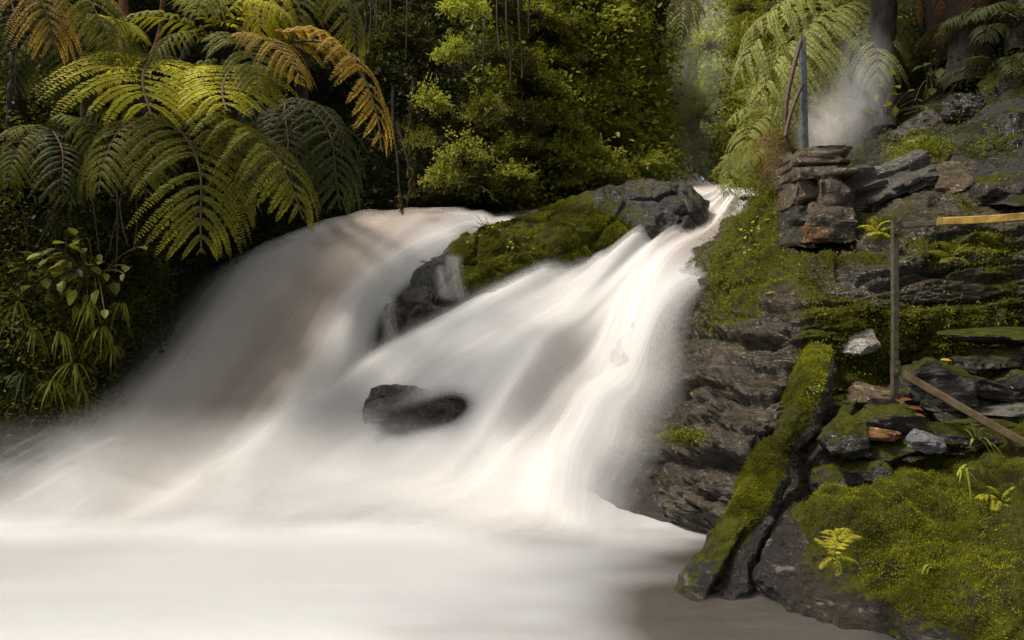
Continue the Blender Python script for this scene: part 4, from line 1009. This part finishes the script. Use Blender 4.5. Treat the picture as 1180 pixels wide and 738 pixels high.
undergrowth('undergrowth', G_CL, N_CL, 9000, .035, 45, 'leaf_mid', lambda px, py, G: (MOSS_CL > .35), .05)
leftsel = lambda px, py, G: (px < 560) * dry(px, py)
midsel = lambda px, py, G: (px >= 540)
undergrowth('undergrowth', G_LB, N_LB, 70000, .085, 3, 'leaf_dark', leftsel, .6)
undergrowth('undergrowth', G_LB, N_LB, 90000, .10, 4, 'leaf_mid', midsel, .7)
undergrowth('undergrowth', G_LB, N_LB, 60000, .10, 14, 'leaf_light', midsel, .95)  # paler leaves paint in the light that this bank lacks
undergrowth('undergrowth', G_RB, N_RB, 50000, .07, 5, 'leaf_mid', lambda px, py, G: (px < 1000) * (1 - .8 * np.exp(-(((px - 960) / 30) ** 2 + ((py - 190) / 40) ** 2))), .6)
undergrowth('undergrowth', G_RB, N_RB, 26000, .06, 6, 'leaf_dark', lambda px, py, G: (px >= 1000) * (py < 110), .35)
undergrowth('undergrowth', G_BH, N_BH, 40000, .14, 7, 'leaf_lime', None, 1.2)  # lime leaves carry the gorge gap's bright haze in their colour

undergrowth('undergrowth', G_LB, N_LB, 36000, .045, 33, 'leaf_light', lambda px, py, G: np.exp(-(((px - 100) / 50) ** 2 + ((py - 380) / 75) ** 2)) * dry(px, py), .35)  # paler leaf patch paints the lit part of the left bank
undergrowth('undergrowth', G_LB, N_LB, 26000, .07, 34, 'leaf_mid', lambda px, py, G: (px < 130) * (py > 60) * (py < 480) * dry(px, py), .5)
def rr(a, b): return random.uniform(a, b)
lab = 'leafy green shrub growing on the wall of the gorge above the ledge'
for i in range(46):
    px = rr(590, 730); py = rr(-20, 225 - (px - 590) * .06); Y = 13.8 + max(0, (px - 600)) * .022 + (150 - py) * .008
    if px > 735: Y += 2
    shrub(px, py, Y, rr(.4, .75) if px < 720 else rr(.3, .45), random.choice(['leaf_mid', 'leaf_light', 'leaf_light']), i, lab, 'shrubs on the gorge wall above the ledge', 'wall_shrub')
for i in range(30):
    px = rr(850, 970); py = rr(-20, 190); Y = 16.5 - (px - 850) * .04 + (150 - py) * .01
    shrub(px, py, Y, rr(.3, .6), random.choice(['leaf_mid', 'leaf_dark']), i, 'small leaved shrub on the bank behind the pale ferns', 'shrubs behind the pale ferns', 'bank_shrub')
for i in range(22):
    px = rr(-20, 180); py = rr(90, 330); Y = 8.2 + px * .006 + (300 - py) * .005
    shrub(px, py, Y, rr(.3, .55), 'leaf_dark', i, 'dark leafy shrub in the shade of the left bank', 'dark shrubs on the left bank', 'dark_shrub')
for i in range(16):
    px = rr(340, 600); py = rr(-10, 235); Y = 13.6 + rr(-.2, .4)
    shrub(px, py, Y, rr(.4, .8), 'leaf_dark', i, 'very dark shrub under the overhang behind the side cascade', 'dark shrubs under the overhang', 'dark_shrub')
for i, (x, y, Y, r, m) in enumerate([(500,120,11.6,.5,'leaf_light'),(535,180,11.4,.55,'leaf_light'),(560,130,11.6,.45,'leaf_mid'),(510,205,11.4,.45,'leaf_light'),(485,165,11.5,.35,'leaf_mid'),(520,60,11.6,.4,'leaf_light')]):
    shrub(x, y, Y, r, m, i, 'shrub of oval light leaves hanging in front of the dark overhang', 'light shrubs in front of the overhang', 'hanging_shrub', (1, .8, 1.1))
shrub(535, 12, 11.0, .42, 'leaf_lime', 2, 'bright yellow green foliage hanging at the top centre', None, 'lime_shrub', (.9, .8, 1.2))
shrub(525, 55, 11.0, .28, 'leaf_lime', 1, 'small patch of yellow leaves below the bright foliage at top centre', None, 'lime_shrub', (.9, .8, 1.2))
for i, (x, y, Y, r, m) in enumerate([(745,190,15.5,.55,'leaf_light'),(715,205,15.2,.5,'leaf_light'),(750,178,17.5,.4,'leaf_mid'),(690,185,14.9,.6,'leaf_light'),(660,210,14.6,.5,'leaf_light'),(640,170,14.6,.6,'leaf_light')]):
    shrub(x, y, Y, r, m, i, 'bright leafy shrub low on the bank beside the upper rapids', 'bright shrubs beside the upper rapids', 'bank_shrub')
for i in range(16):
    px = rr(772, 840); py = rr(40, 185)
    shrub(px, py, 33 + rr(-4, 4), rr(.8, 1.5), random.choice(['leaf_lime', 'leaf_lime', 'leaf_light']), i, 'far pale tree crown deep in the misty gorge', 'far foliage deep in the gorge', 'far_shrub')  # crowns kept extra pale, the gap's light painted into their leaves


M['fern_lime'] = M['fern_bright']
M['leaf_red'] = leaf_mat('rust_leaf', (0.05, 0.018, 0.008), (0.12, 0.04, 0.014), 0.2)
M['skin'] = plain_mat('skin', (0.40, 0.24, 0.17), (0.48, 0.30, 0.22), 8, rough=.5, bump=0)
M['jacket'] = plain_mat('cream_jacket', (0.52, 0.47, 0.40), (0.66, 0.60, 0.52), 6, rough=.9, bump=.3)
M['trousers'] = plain_mat('pinkish_trousers', (0.28, 0.19, 0.17), (0.36, 0.25, 0.22), 6, rough=.9, bump=.3)
M['hair'] = plain_mat('grey_brown_hair', (0.05, 0.04, 0.035), (0.12, 0.10, 0.09), 40, rough=.6)
M['eye'] = plain_mat('eye', (0.02, 0.015, 0.01), (0.04, 0.03, 0.02), 10, rough=.2)
M['lips'] = plain_mat('lips', (0.35, 0.14, 0.11), (0.38, 0.16, 0.12), 10, rough=.5)
# ------------------------------------------------------------------ dark tree trunks with brown skirts, top right
def skirt(parent, org, px, py, Y, n, L, seed, spread=.35):
    for k in range(n):
        a = random.uniform(0, 6.28); b = P(px, py, Y) + np.array([math.cos(a), math.sin(a), 0]) * .12
        tip = b + np.array([math.cos(a) * spread * random.uniform(.4, 1), math.sin(a) * spread * random.uniform(.4, 1), -L * random.uniform(.6, 1.1)])
        place_frond(parent, org, b, tip, 'fern_dead', k, random.uniform(-40, 40), .8)
def tree(px, py0, Y, px1, py1, Y1, r0, r1, label, sk=0, mat='bark', fern=0, name='tree'):
    a, b = P(px, py0, Y), P(px1, py1, Y1)
    e = empty(name, a, label, 'tree')
    trunk_part(e, a, [a, (a * 2 + b) / 3 + .03, (a + b * 2) / 3 - .03, b], r0, r1, mat, px)
    if sk: skirt(e, a, *sk)
    for k in range(fern):
        th = 6.28 * (k + random.random() * .5) / fern
        d = np.array([math.cos(th), math.sin(th), .35]) * 1.7
        place_frond(e, a, b, b + d - np.array([0, 0, .7]), 'fern_dark', k, random.uniform(-15, 15))
    return e
tree(1018, 150, 9.0, 1012, -160, 9.4, .155, .12, 'upright dark trunk beside the blurred figure made of mist above the dark slab', fern=9)
tree(1092, 75, 9.2, 1040, -140, 9.6, .15, .12, 'dark trunk leaning left across the top right corner', fern=8)
tree(1120, 100, 8.4, 1112, -130, 8.6, .24, .20, 'thickest dark trunk with a skirt of dead brown fronds', sk=(1112, -40, 8.4, 9, .8, 3, .4), fern=9)
tree(1172, 60, 8.0, 1168, -120, 8.2, .10, .09, 'dark trunk at the right edge behind hanging fronds', sk=(1165, -30, 8.0, 5, .5, 3, .25), fern=8)
tree(137, 120, 9.3, 138, -160, 9.3, .055, .050, 'slim reddish brown fern trunk at the top left', mat='bark_red', fern=7, name='tree')
tree(168, 90, 9.8, 205, -60, 9.8, .035, .03, 'thin leaning stem right of the reddish trunk', mat='bark_red')
tree(190, 110, 9.6, 250, -40, 9.4, .04, .03, 'thin dark stem slanting up to the golden fern', mat='bark')
tree(750, 70, 21.2, 768, -10, 21, .22, .16, 'far dark trunk under the distant bright crown', mat='bark')
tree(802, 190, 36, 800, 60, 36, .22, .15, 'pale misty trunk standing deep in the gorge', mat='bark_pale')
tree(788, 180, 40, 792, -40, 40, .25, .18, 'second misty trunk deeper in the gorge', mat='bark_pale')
# dark ferns and broad leaves on the slope under the trunks
for i, (x, y, Y, L, mt) in enumerate([(1075,72,9.4,.8,'fern_mid'),(1140,40,8.2,.8,'fern_dark'),(1175,20,7.8,.8,'fern_dark'),(1050,20,10.5,.9,'fern_mid'),(1150,85,8.0,.6,'fern_dark')]):
    tree_fern(x, y, Y, 'small shaded fern on the slope among the dark trunks', [mt], n=9, length=L, seed=70 + i, elev=(-10, 40), group='shaded ferns among the dark trunks')
def broadleaf(name, px, py, Y, n, size, spread, mat, label, seed, group=None, down=.3, width=.62, cat='plant', origin_pull=.5):
    r = np.random.default_rng(seed); c = P(px, py, Y); acc = Acc()
    d = rdir_s(r)
    tips = r.normal(size=(n, 3)) * np.array([1, .6, .7]) * spread; tips[:, 1] -= spread * .4
    for t_ in tips:
        base = np.array([t_[0] * .25, .12, -spread * .5]); s_ = np.linspace(0, 1, 7)[:, None]
        V, Fq = tube(base * (1 - s_) + t_ * s_ + np.array([0, 0, .15 * spread]) * np.sin(s_ * 3.14), .004, 4); acc.add(V, Fq, 1, .3)
    dd = tips / (np.linalg.norm(tips, axis=1, keepdims=True) + 1e-6) * .6 + r.normal(size=tips.shape) * .35 + np.array([0, -.45, -down])
    V, Fq = leaves(tips, dd, np.array([0, -.4, 1.]) + r.normal(size=tips.shape) * .25, size * r.uniform(.6, 1.15, n), width); acc.add(V, Fq, 0, np.repeat(r.random(n), 6))
    o = obj(name, acc.mesh(name, [M[mat], M['stem']]), loc=Vector(c)); tag(o, label, cat, group); return o
broadleaf('broadleaf_plant', 92, 300, 7.5, 46, .145, .27, 'leaf_mid', 'clump of broad heart shaped leaves on the left bank above the moss', 1)
broadleaf('broadleaf_plant', 60, 322, 7.5, 16, .15, .16, 'leaf_mid', 'smaller cluster of broad leaves hanging left of the heart shaped clump', 2)
broadleaf('broadleaf_plant', 1030, 118, 8.5, 22, .12, .20, 'leaf_mid', 'broad green leaves at the foot of the upright dark trunk', 3)
broadleaf('broadleaf_plant', 1080, 75, 8.6, 16, .16, .26, 'leaf_dark', 'large dark leaves between the trunks on the slope', 4)
broadleaf('broadleaf_plant', 873, 290, 7.85, 20, .055, .10, 'leaf_lime', 'small pale green leaves growing on the cliff edge beside the fall', 5)
broadleaf('broadleaf_plant', 868, 268, 8.1, 16, .055, .10, 'leaf_lime', 'upper bunch of small pale leaves on the cliff edge', 6)
broadleaf('broadleaf_plant', 566, 262, 11.0, 26, .06, .16, 'leaf_lime', 'bright little leaves at the top of the mossy ledge by the side cascade', 7)
broadleaf('broadleaf_plant', 600, 285, 10.8, 14, .05, .12, 'leaf_lime', 'sprig of pale leaves halfway along the mossy ledge', 8)
broadleaf('broadleaf_plant', 680, 248, 11.5, 14, .05, .10, 'leaf_light', 'sprig of leaves near the right end of the mossy ledge', 9)
broadleaf('broadleaf_plant', 938, 448, 5.25, 9, .022, .035, 'leaf_lime', 'tiny round leaved sprig growing on the leaning log', 10)
broadleaf('broadleaf_plant', 495, 300, 10.4, 8, .04, .06, 'leaf_light', 'tiny plant on the dark nose of the ledge', 11)

def strap(name, px, py, Y, n, L, wd, mat, label, seed, group=None, dirz=.5, fall=1.0, spread=1.0, yb=-.4, cat='grass tuft'):
    """arching strap leaves from one root"""
    r = np.random.default_rng(seed); acc = Acc()
    for k in range(n):
        a = r.uniform(0, 6.28); h = np.array([math.cos(a) * spread, math.sin(a) * .6 * spread + yb, 0]); l = L * r.uniform(.5, 1.1)
        s_ = np.linspace(0, 1, 10)[:, None]
        dz_ = dirz * r.uniform(-.6, 1.5); p = h * l * s_ + np.array([0, 0, 1]) * (dz_ * l * s_ - fall * r.uniform(.5, 1.4) * l * s_ ** 2) + r.normal(size=3) * .01
        t = np.gradient(p, axis=0); sd = np.cross(t, [0, 0, 1.]); sd /= np.linalg.norm(sd, axis=1, keepdims=True) + 1e-9
        w_ = wd * np.sin(np.pi * np.clip(s_ * .93 + .07, 0, 1)) ** .6 * .5
        V = np.concatenate([p - sd * w_, p + sd * w_]); i = np.arange(9)
        acc.add(V, np.stack([i, i + 1, i + 11, i + 10], -1), 0, np.clip(r.random() + 0 * V[:, 0], 0, 1))
    o = obj(name, acc.mesh(name, [M[mat]]), loc=Vector(P(px, py, Y))); tag(o, label, cat, group); return o
for i, (x, y, Y, n, L, mt) in enumerate([(118,378,7.5,34,.26,'leaf_mid'),(85,420,7.3,34,.28,'leaf_mid'),(40,380,7.3,30,.30,'leaf_mid'),(20,350,7.3,26,.26,'leaf_mid'),(60,440,7.2,26,.25,'leaf_mid'),(105,350,7.5,26,.22,'leaf_light'),(130,400,7.6,26,.22,'leaf_mid'),(95,450,7.3,24,.22,'leaf_dark'),(30,430,7.1,24,.28,'leaf_dark'),(70,385,7.4,28,.24,'leaf_light'),(140,350,7.8,22,.2,'leaf_mid')]):
    strap('strap_plant', x, y, Y, n, L, .014, mt, 'drooping strap leaved tuft on the mossy left bank beside the spray', 30 + i, 'drooping tufts on the left bank', .3, 1.2, .7)
strap('grass_tuft', 1112, 541, 4.6, 16, .13, .012, 'leaf_lime', 'bright strap leaved tuft high on the right of the boulder', 51, None, .6, 1.0, .55)
strap('grass_tuft', 1072, 655, 4.2, 13, .12, .009, 'leaf_light', 'thin grass tuft low on the face of the boulder', 52, None, .7, .9, .7)
strap('grass_tuft', 1125, 505, 4.9, 12, .17, .009, 'leaf_light', 'wispy grass behind the pale stone under the sloping rail', 53, None, .9, .8, .6)
# small bright fern on the boulder
fc = P(962, 642, 3.94); sf = empty('small_fern', fc, 'little yellow green fern growing on the dark face of the boulder', 'fern')
for k, (tx, ty, tY) in enumerate([(938,620,3.98),(944,656,3.94),(975,608,4.02),(992,618,3.98),(990,650,3.94),(966,664,3.92),(954,610,4.06)]):
    place_frond(sf, fc, fc, P(tx, ty, tY), 'fern_lime', k, 0, 1.3, pairs=11, leaf_pairs=11, lf=2.0)
# hanging roots and vines
def vine(px, py0, Y, py1, r, mat, label, group, seed, moss=0, name='hanging_vine', dx=0):
    a, b = P(px, py0, Y), P(px + dx, py1, Y); n = 40; t = np.linspace(0, 1, n)[:, None]
    rg = np.random.default_rng(seed)
    p = a + (b - a) * t; p = p + np.stack([.07 * vnoise(p * 1.3 + seed, 1), .07 * vnoise(p * 1.3 + seed, 2), 0 * p[:, 0]], -1)
    acc = Acc(); V, Fq = tube(p, r * (1 - .5 * t[:, 0]), 6); acc.add(V, Fq, 1, .5)
    if moss:
        tt = rg.random(moss); c = np.stack([np.interp(tt, t[:, 0], p[:, j]) for j in range(3)], -1)
        dens = vnoise(c * 3 + seed, 5) > -.15
        c = c[dens]; c = c + rg.normal(size=c.shape) * .02
        V, Fq = leaves(c, rg.normal(size=c.shape) * .35 + np.array([0, 0, -1]), rg.normal(size=c.shape), .06 * rg.uniform(.5, 1.3, len(c)), .3)
        acc.add(V, Fq, 0, np.repeat(rg.random(len(c)), 6))
    o = obj(name, acc.mesh(name, [M[mat], M['bark']], a), loc=Vector(a)); tag(o, label, 'vine', group)
for i, (x, y1, dx, ms) in enumerate([(402,30,0,300),(418,78,2,500),(424,60,-1,400),(436,40,0,200),(448,20,3,0),(470,70,-2,0),(560,85,-4,0),(574,60,2,0),(585,110,0,0),(595,90,3,0),(612,40,0,0)]):
    vine(x, -60, 11.8, y1, .022, 'moss_hang', 'mossy vine hanging in front of the dark overhang', 'vines hanging at the top centre', 80 + i, ms, dx=dx)
for i, (x, y0, y1, dx) in enumerate([(62,210,345,12),(66,180,365,4),(95,150,300,-18),(133,200,315,-3),(150,170,290,-25),(110,180,290,10),(170,180,290,-20),(28,240,330,6),(78,230,290,-30),(138,230,285,18)]):
    vine(x, y0, 7.6, y1, .010, 'moss_hang', 'thin bare root hanging over the left bank', 'thin roots on the left bank', 120 + i, 0, name='hanging_root', dx=dx)
for i, (x, y0, y1, dx, Y) in enumerate([(455,100,245,6,11.9),(478,90,240,-8,12),(462,140,225,14,11.7)]):
    vine(x, y0, Y, y1, .03, 'moss_hang', 'mossy stem standing left of the light leaved shrub', 'mossy stems by the light shrub', 140 + i, 500, name='mossy_vine', dx=dx)
# fallen leaves
def fallen(px, py, Y, L, col, label, seed):
    r = np.random.default_rng(seed)
    V, Fq = leaves(np.zeros((1, 3)), np.array([[1, -.2, .1 * r.normal()]]), np.array([[.1, -.5, 1]]), L, .45)
    o = obj('fallen_leaf', mesh_from('fallen_leaf', V, [Fq], M[col], {'rnd': np.full(6, .8)}), loc=Vector(P(px, py, Y))); tag(o, label, 'leaf')
fallen(1083, 415, 5.28, .075, 'fern_gold', 'yellow fallen leaf on the large flat-topped stone', 1)
fallen(947, 571, 4.85, .05, 'leaf_red', 'small orange red leaf on the upper left of the boulder', 2)
fallen(1035, 462, 5.2, .09, 'leaf_red', 'rust brown leaf lying beside the flat cracked stone', 3)
fallen(1046, 470, 5.15, .10, 'leaf_red', 'rust brown leaf above the long tilted stone', 4)
fallen(1052, 478, 5.12, .08, 'fern_dead', 'dull brown leaf at the end of the long tilted stone', 5)
fallen(1085, 119, 8.0, .10, 'fern_gold', 'pale yellow leaf on the dirt slope under the trunks', 6)

def mist(name, c, rad, dens, seed, albedo=(.97, .95, .92), nscale=1.6):
    V, Fc = ico(4)
    N = NT(name); t = N.pos(True)
    ln = N.n('ShaderNodeVectorMath', _operation='LENGTH', i0=t).outputs['Value']
    fall = N.math('POWER', N.math('SUBTRACT', 1.0, ln, clamp=True), 1.5)
    nz = N.noise(t, nscale, 4, .6, .6)
    dn = N.math('MULTIPLY', N.math('MULTIPLY', fall, N.ramp(nz, [(.36, 0.0), (.62, 1.0)])), dens)
    v = N.n('ShaderNodeVolumePrincipled'); N.set(v, 'Color', albedo); N.set(v, 'Density', dn); N.set(v, 'Anisotropy', .2)
    N.t.links.new(v.outputs[0], N.out.inputs['Volume'])
    o = obj(name, mesh_from(name, V, [Fc], N.m), loc=Vector(c), kind='stuff'); o.scale = rad; return o
mist('mist', P(955, 148, 8.3), (.38, .45, .55), 5.0, 1, albedo=(.97, .91, .86))  # mist volume added in place of a blurred moving figure
mist('mist', P(992, 105, 8.5), (.36, .5, .85), 2.3, 6, albedo=(.93, .92, .95))  # taller, fainter volume for the same blurred figure
mist('spray_mist', (-2.6, 6.9, .10), (3.9, 1.5, .8), 3.0, 2, nscale=1.2)

mist('gorge_mist', P(795, 120, 33), (9, 11, 9), .10, 4, albedo=(.93, .95, .80), nscale=.9)
mist('gorge_mist', P(800, 190, 24), (2.0, 5, 1.6), .12, 5, albedo=(.95, .95, .88), nscale=.9)

# little ferns and seedlings on the boulder and the wall
for i, (x, y, Y, sz, lb) in enumerate([(1010,600,4.55,26,'small fern sprout near the middle of the boulder'),(1150,580,4.55,30,'small fern sprout on the right shoulder of the boulder'),(905,345,6.6,24,'small fern rooted in the mossy cliff above the bare purple patch'),(1095,300,6.2,30,'small fern hanging from the wet wall behind the rail post'),(1010,270,6.6,24,'small fern on the ledge below the dark slab')]):
    c = P(x, y, Y); e = empty('small_fern', c, lb, 'fern')
    for k in range(6):
        th = 6.28 * k / 6 + i; L = sz / F * Y
        place_frond(e, c, c, c + L * np.array([math.cos(th), -.4 + .3 * math.sin(th), .25 + .5 * math.sin(th)]), 'fern_lime' if i != 3 else 'fern_mid', k, 0, 1.1, pairs=11, leaf_pairs=11, lf=2.0)
# more fronds that fill the top left corner
tree_fern(95, 35, 7.9, 'tree fern with pale green fronds crossing in front of the slim reddish trunk', ['fern_mid'], n=0, fixed=[
  (100,30,7.9, 25,75,7.2,'fern_mid',1,0), (100,30,7.9,140,85,7.2,'fern_mid',2,0), (105,28,7.9,165,48,7.4,'fern_bright',0,0), (95,30,8.0,50,20,7.4,'fern_mid',3,0), (100,35,8.0,75,125,7.4,'fern_dark',2,0)], trunk=P(100,260,8.9))
tree_fern(60, 150, 8.0, 'dim green tree fern left of the drooping fronds', ['fern_mid'], n=0, fixed=[
  (60,150,8.0,10,215,7.3,'fern_mid',2,0), (60,150,8.0,75,235,7.3,'fern_dark',1,0), (62,148,8.0,115,190,7.5,'fern_mid',3,0), (58,150,8.0,0,160,7.4,'fern_mid',0,0)], trunk=P(62,300,8.6))
# ------------------------------------------------------------------ light, sky, camera
w = bpy.data.worlds.new('World'); sc.world = w; w.use_nodes = True
nt = w.node_tree; nt.nodes.clear()
sky = nt.nodes.new('ShaderNodeTexSky'); sky.sky_type = 'NISHITA'; sky.sun_disc = False
EL, AZ = math.radians(56), math.radians(-106)       # azimuth of the sun, clockwise from +Y
sky.sun_elevation = EL; sky.sun_rotation = AZ % (2 * math.pi); sky.air_density = 1.0; sky.dust_density = 4.0; sky.ozone_density = .6
bg = nt.nodes.new('ShaderNodeBackground'); bg.inputs[1].default_value = 0.085
ow = nt.nodes.new('ShaderNodeOutputWorld'); hs = nt.nodes.new('ShaderNodeHueSaturation'); hs.inputs['Saturation'].default_value = 0.12; nt.links.new(sky.outputs[0], hs.inputs['Color']); nt.links.new(hs.outputs[0], bg.inputs[0]); nt.links.new(bg.outputs[0], ow.inputs[0])
sl = bpy.data.lights.new('sun', 'SUN'); sl.energy = 2.3; sl.angle = math.radians(8); sl.color = (1.0, .93, .82)
so = bpy.data.objects.new('sun', sl); COL.objects.link(so)
sd = Vector((math.sin(AZ) * math.cos(EL), math.cos(AZ) * math.cos(EL), math.sin(EL)))
so.rotation_euler = sd.to_track_quat('Z', 'Y').to_euler()
cam = bpy.data.cameras.new('camera'); co = bpy.data.objects.new('camera', cam); COL.objects.link(co)
co.location = (0, 0, CAMZ); co.rotation_euler = (math.radians(90), 0, 0)
cam.lens = 36.0 * F / 1180.0; cam.sensor_width = 36; cam.clip_end = 400; cam.clip_start = .05
sc.camera = co
sc.view_settings.view_transform = 'Standard'; sc.view_settings.look = 'None'; sc.view_settings.gamma = 1; sc.view_settings.exposure = 1.25
try: sc.view_settings.use_curve_mapping = False
except Exception: pass
cy = sc.cycles
cy.max_bounces = 6; cy.diffuse_bounces = 3; cy.glossy_bounces = 2; cy.transmission_bounces = 3; cy.transparent_max_bounces = 40; cy.volume_bounces = 1
cy.use_denoising = True; cy.sample_clamp_indirect = 4
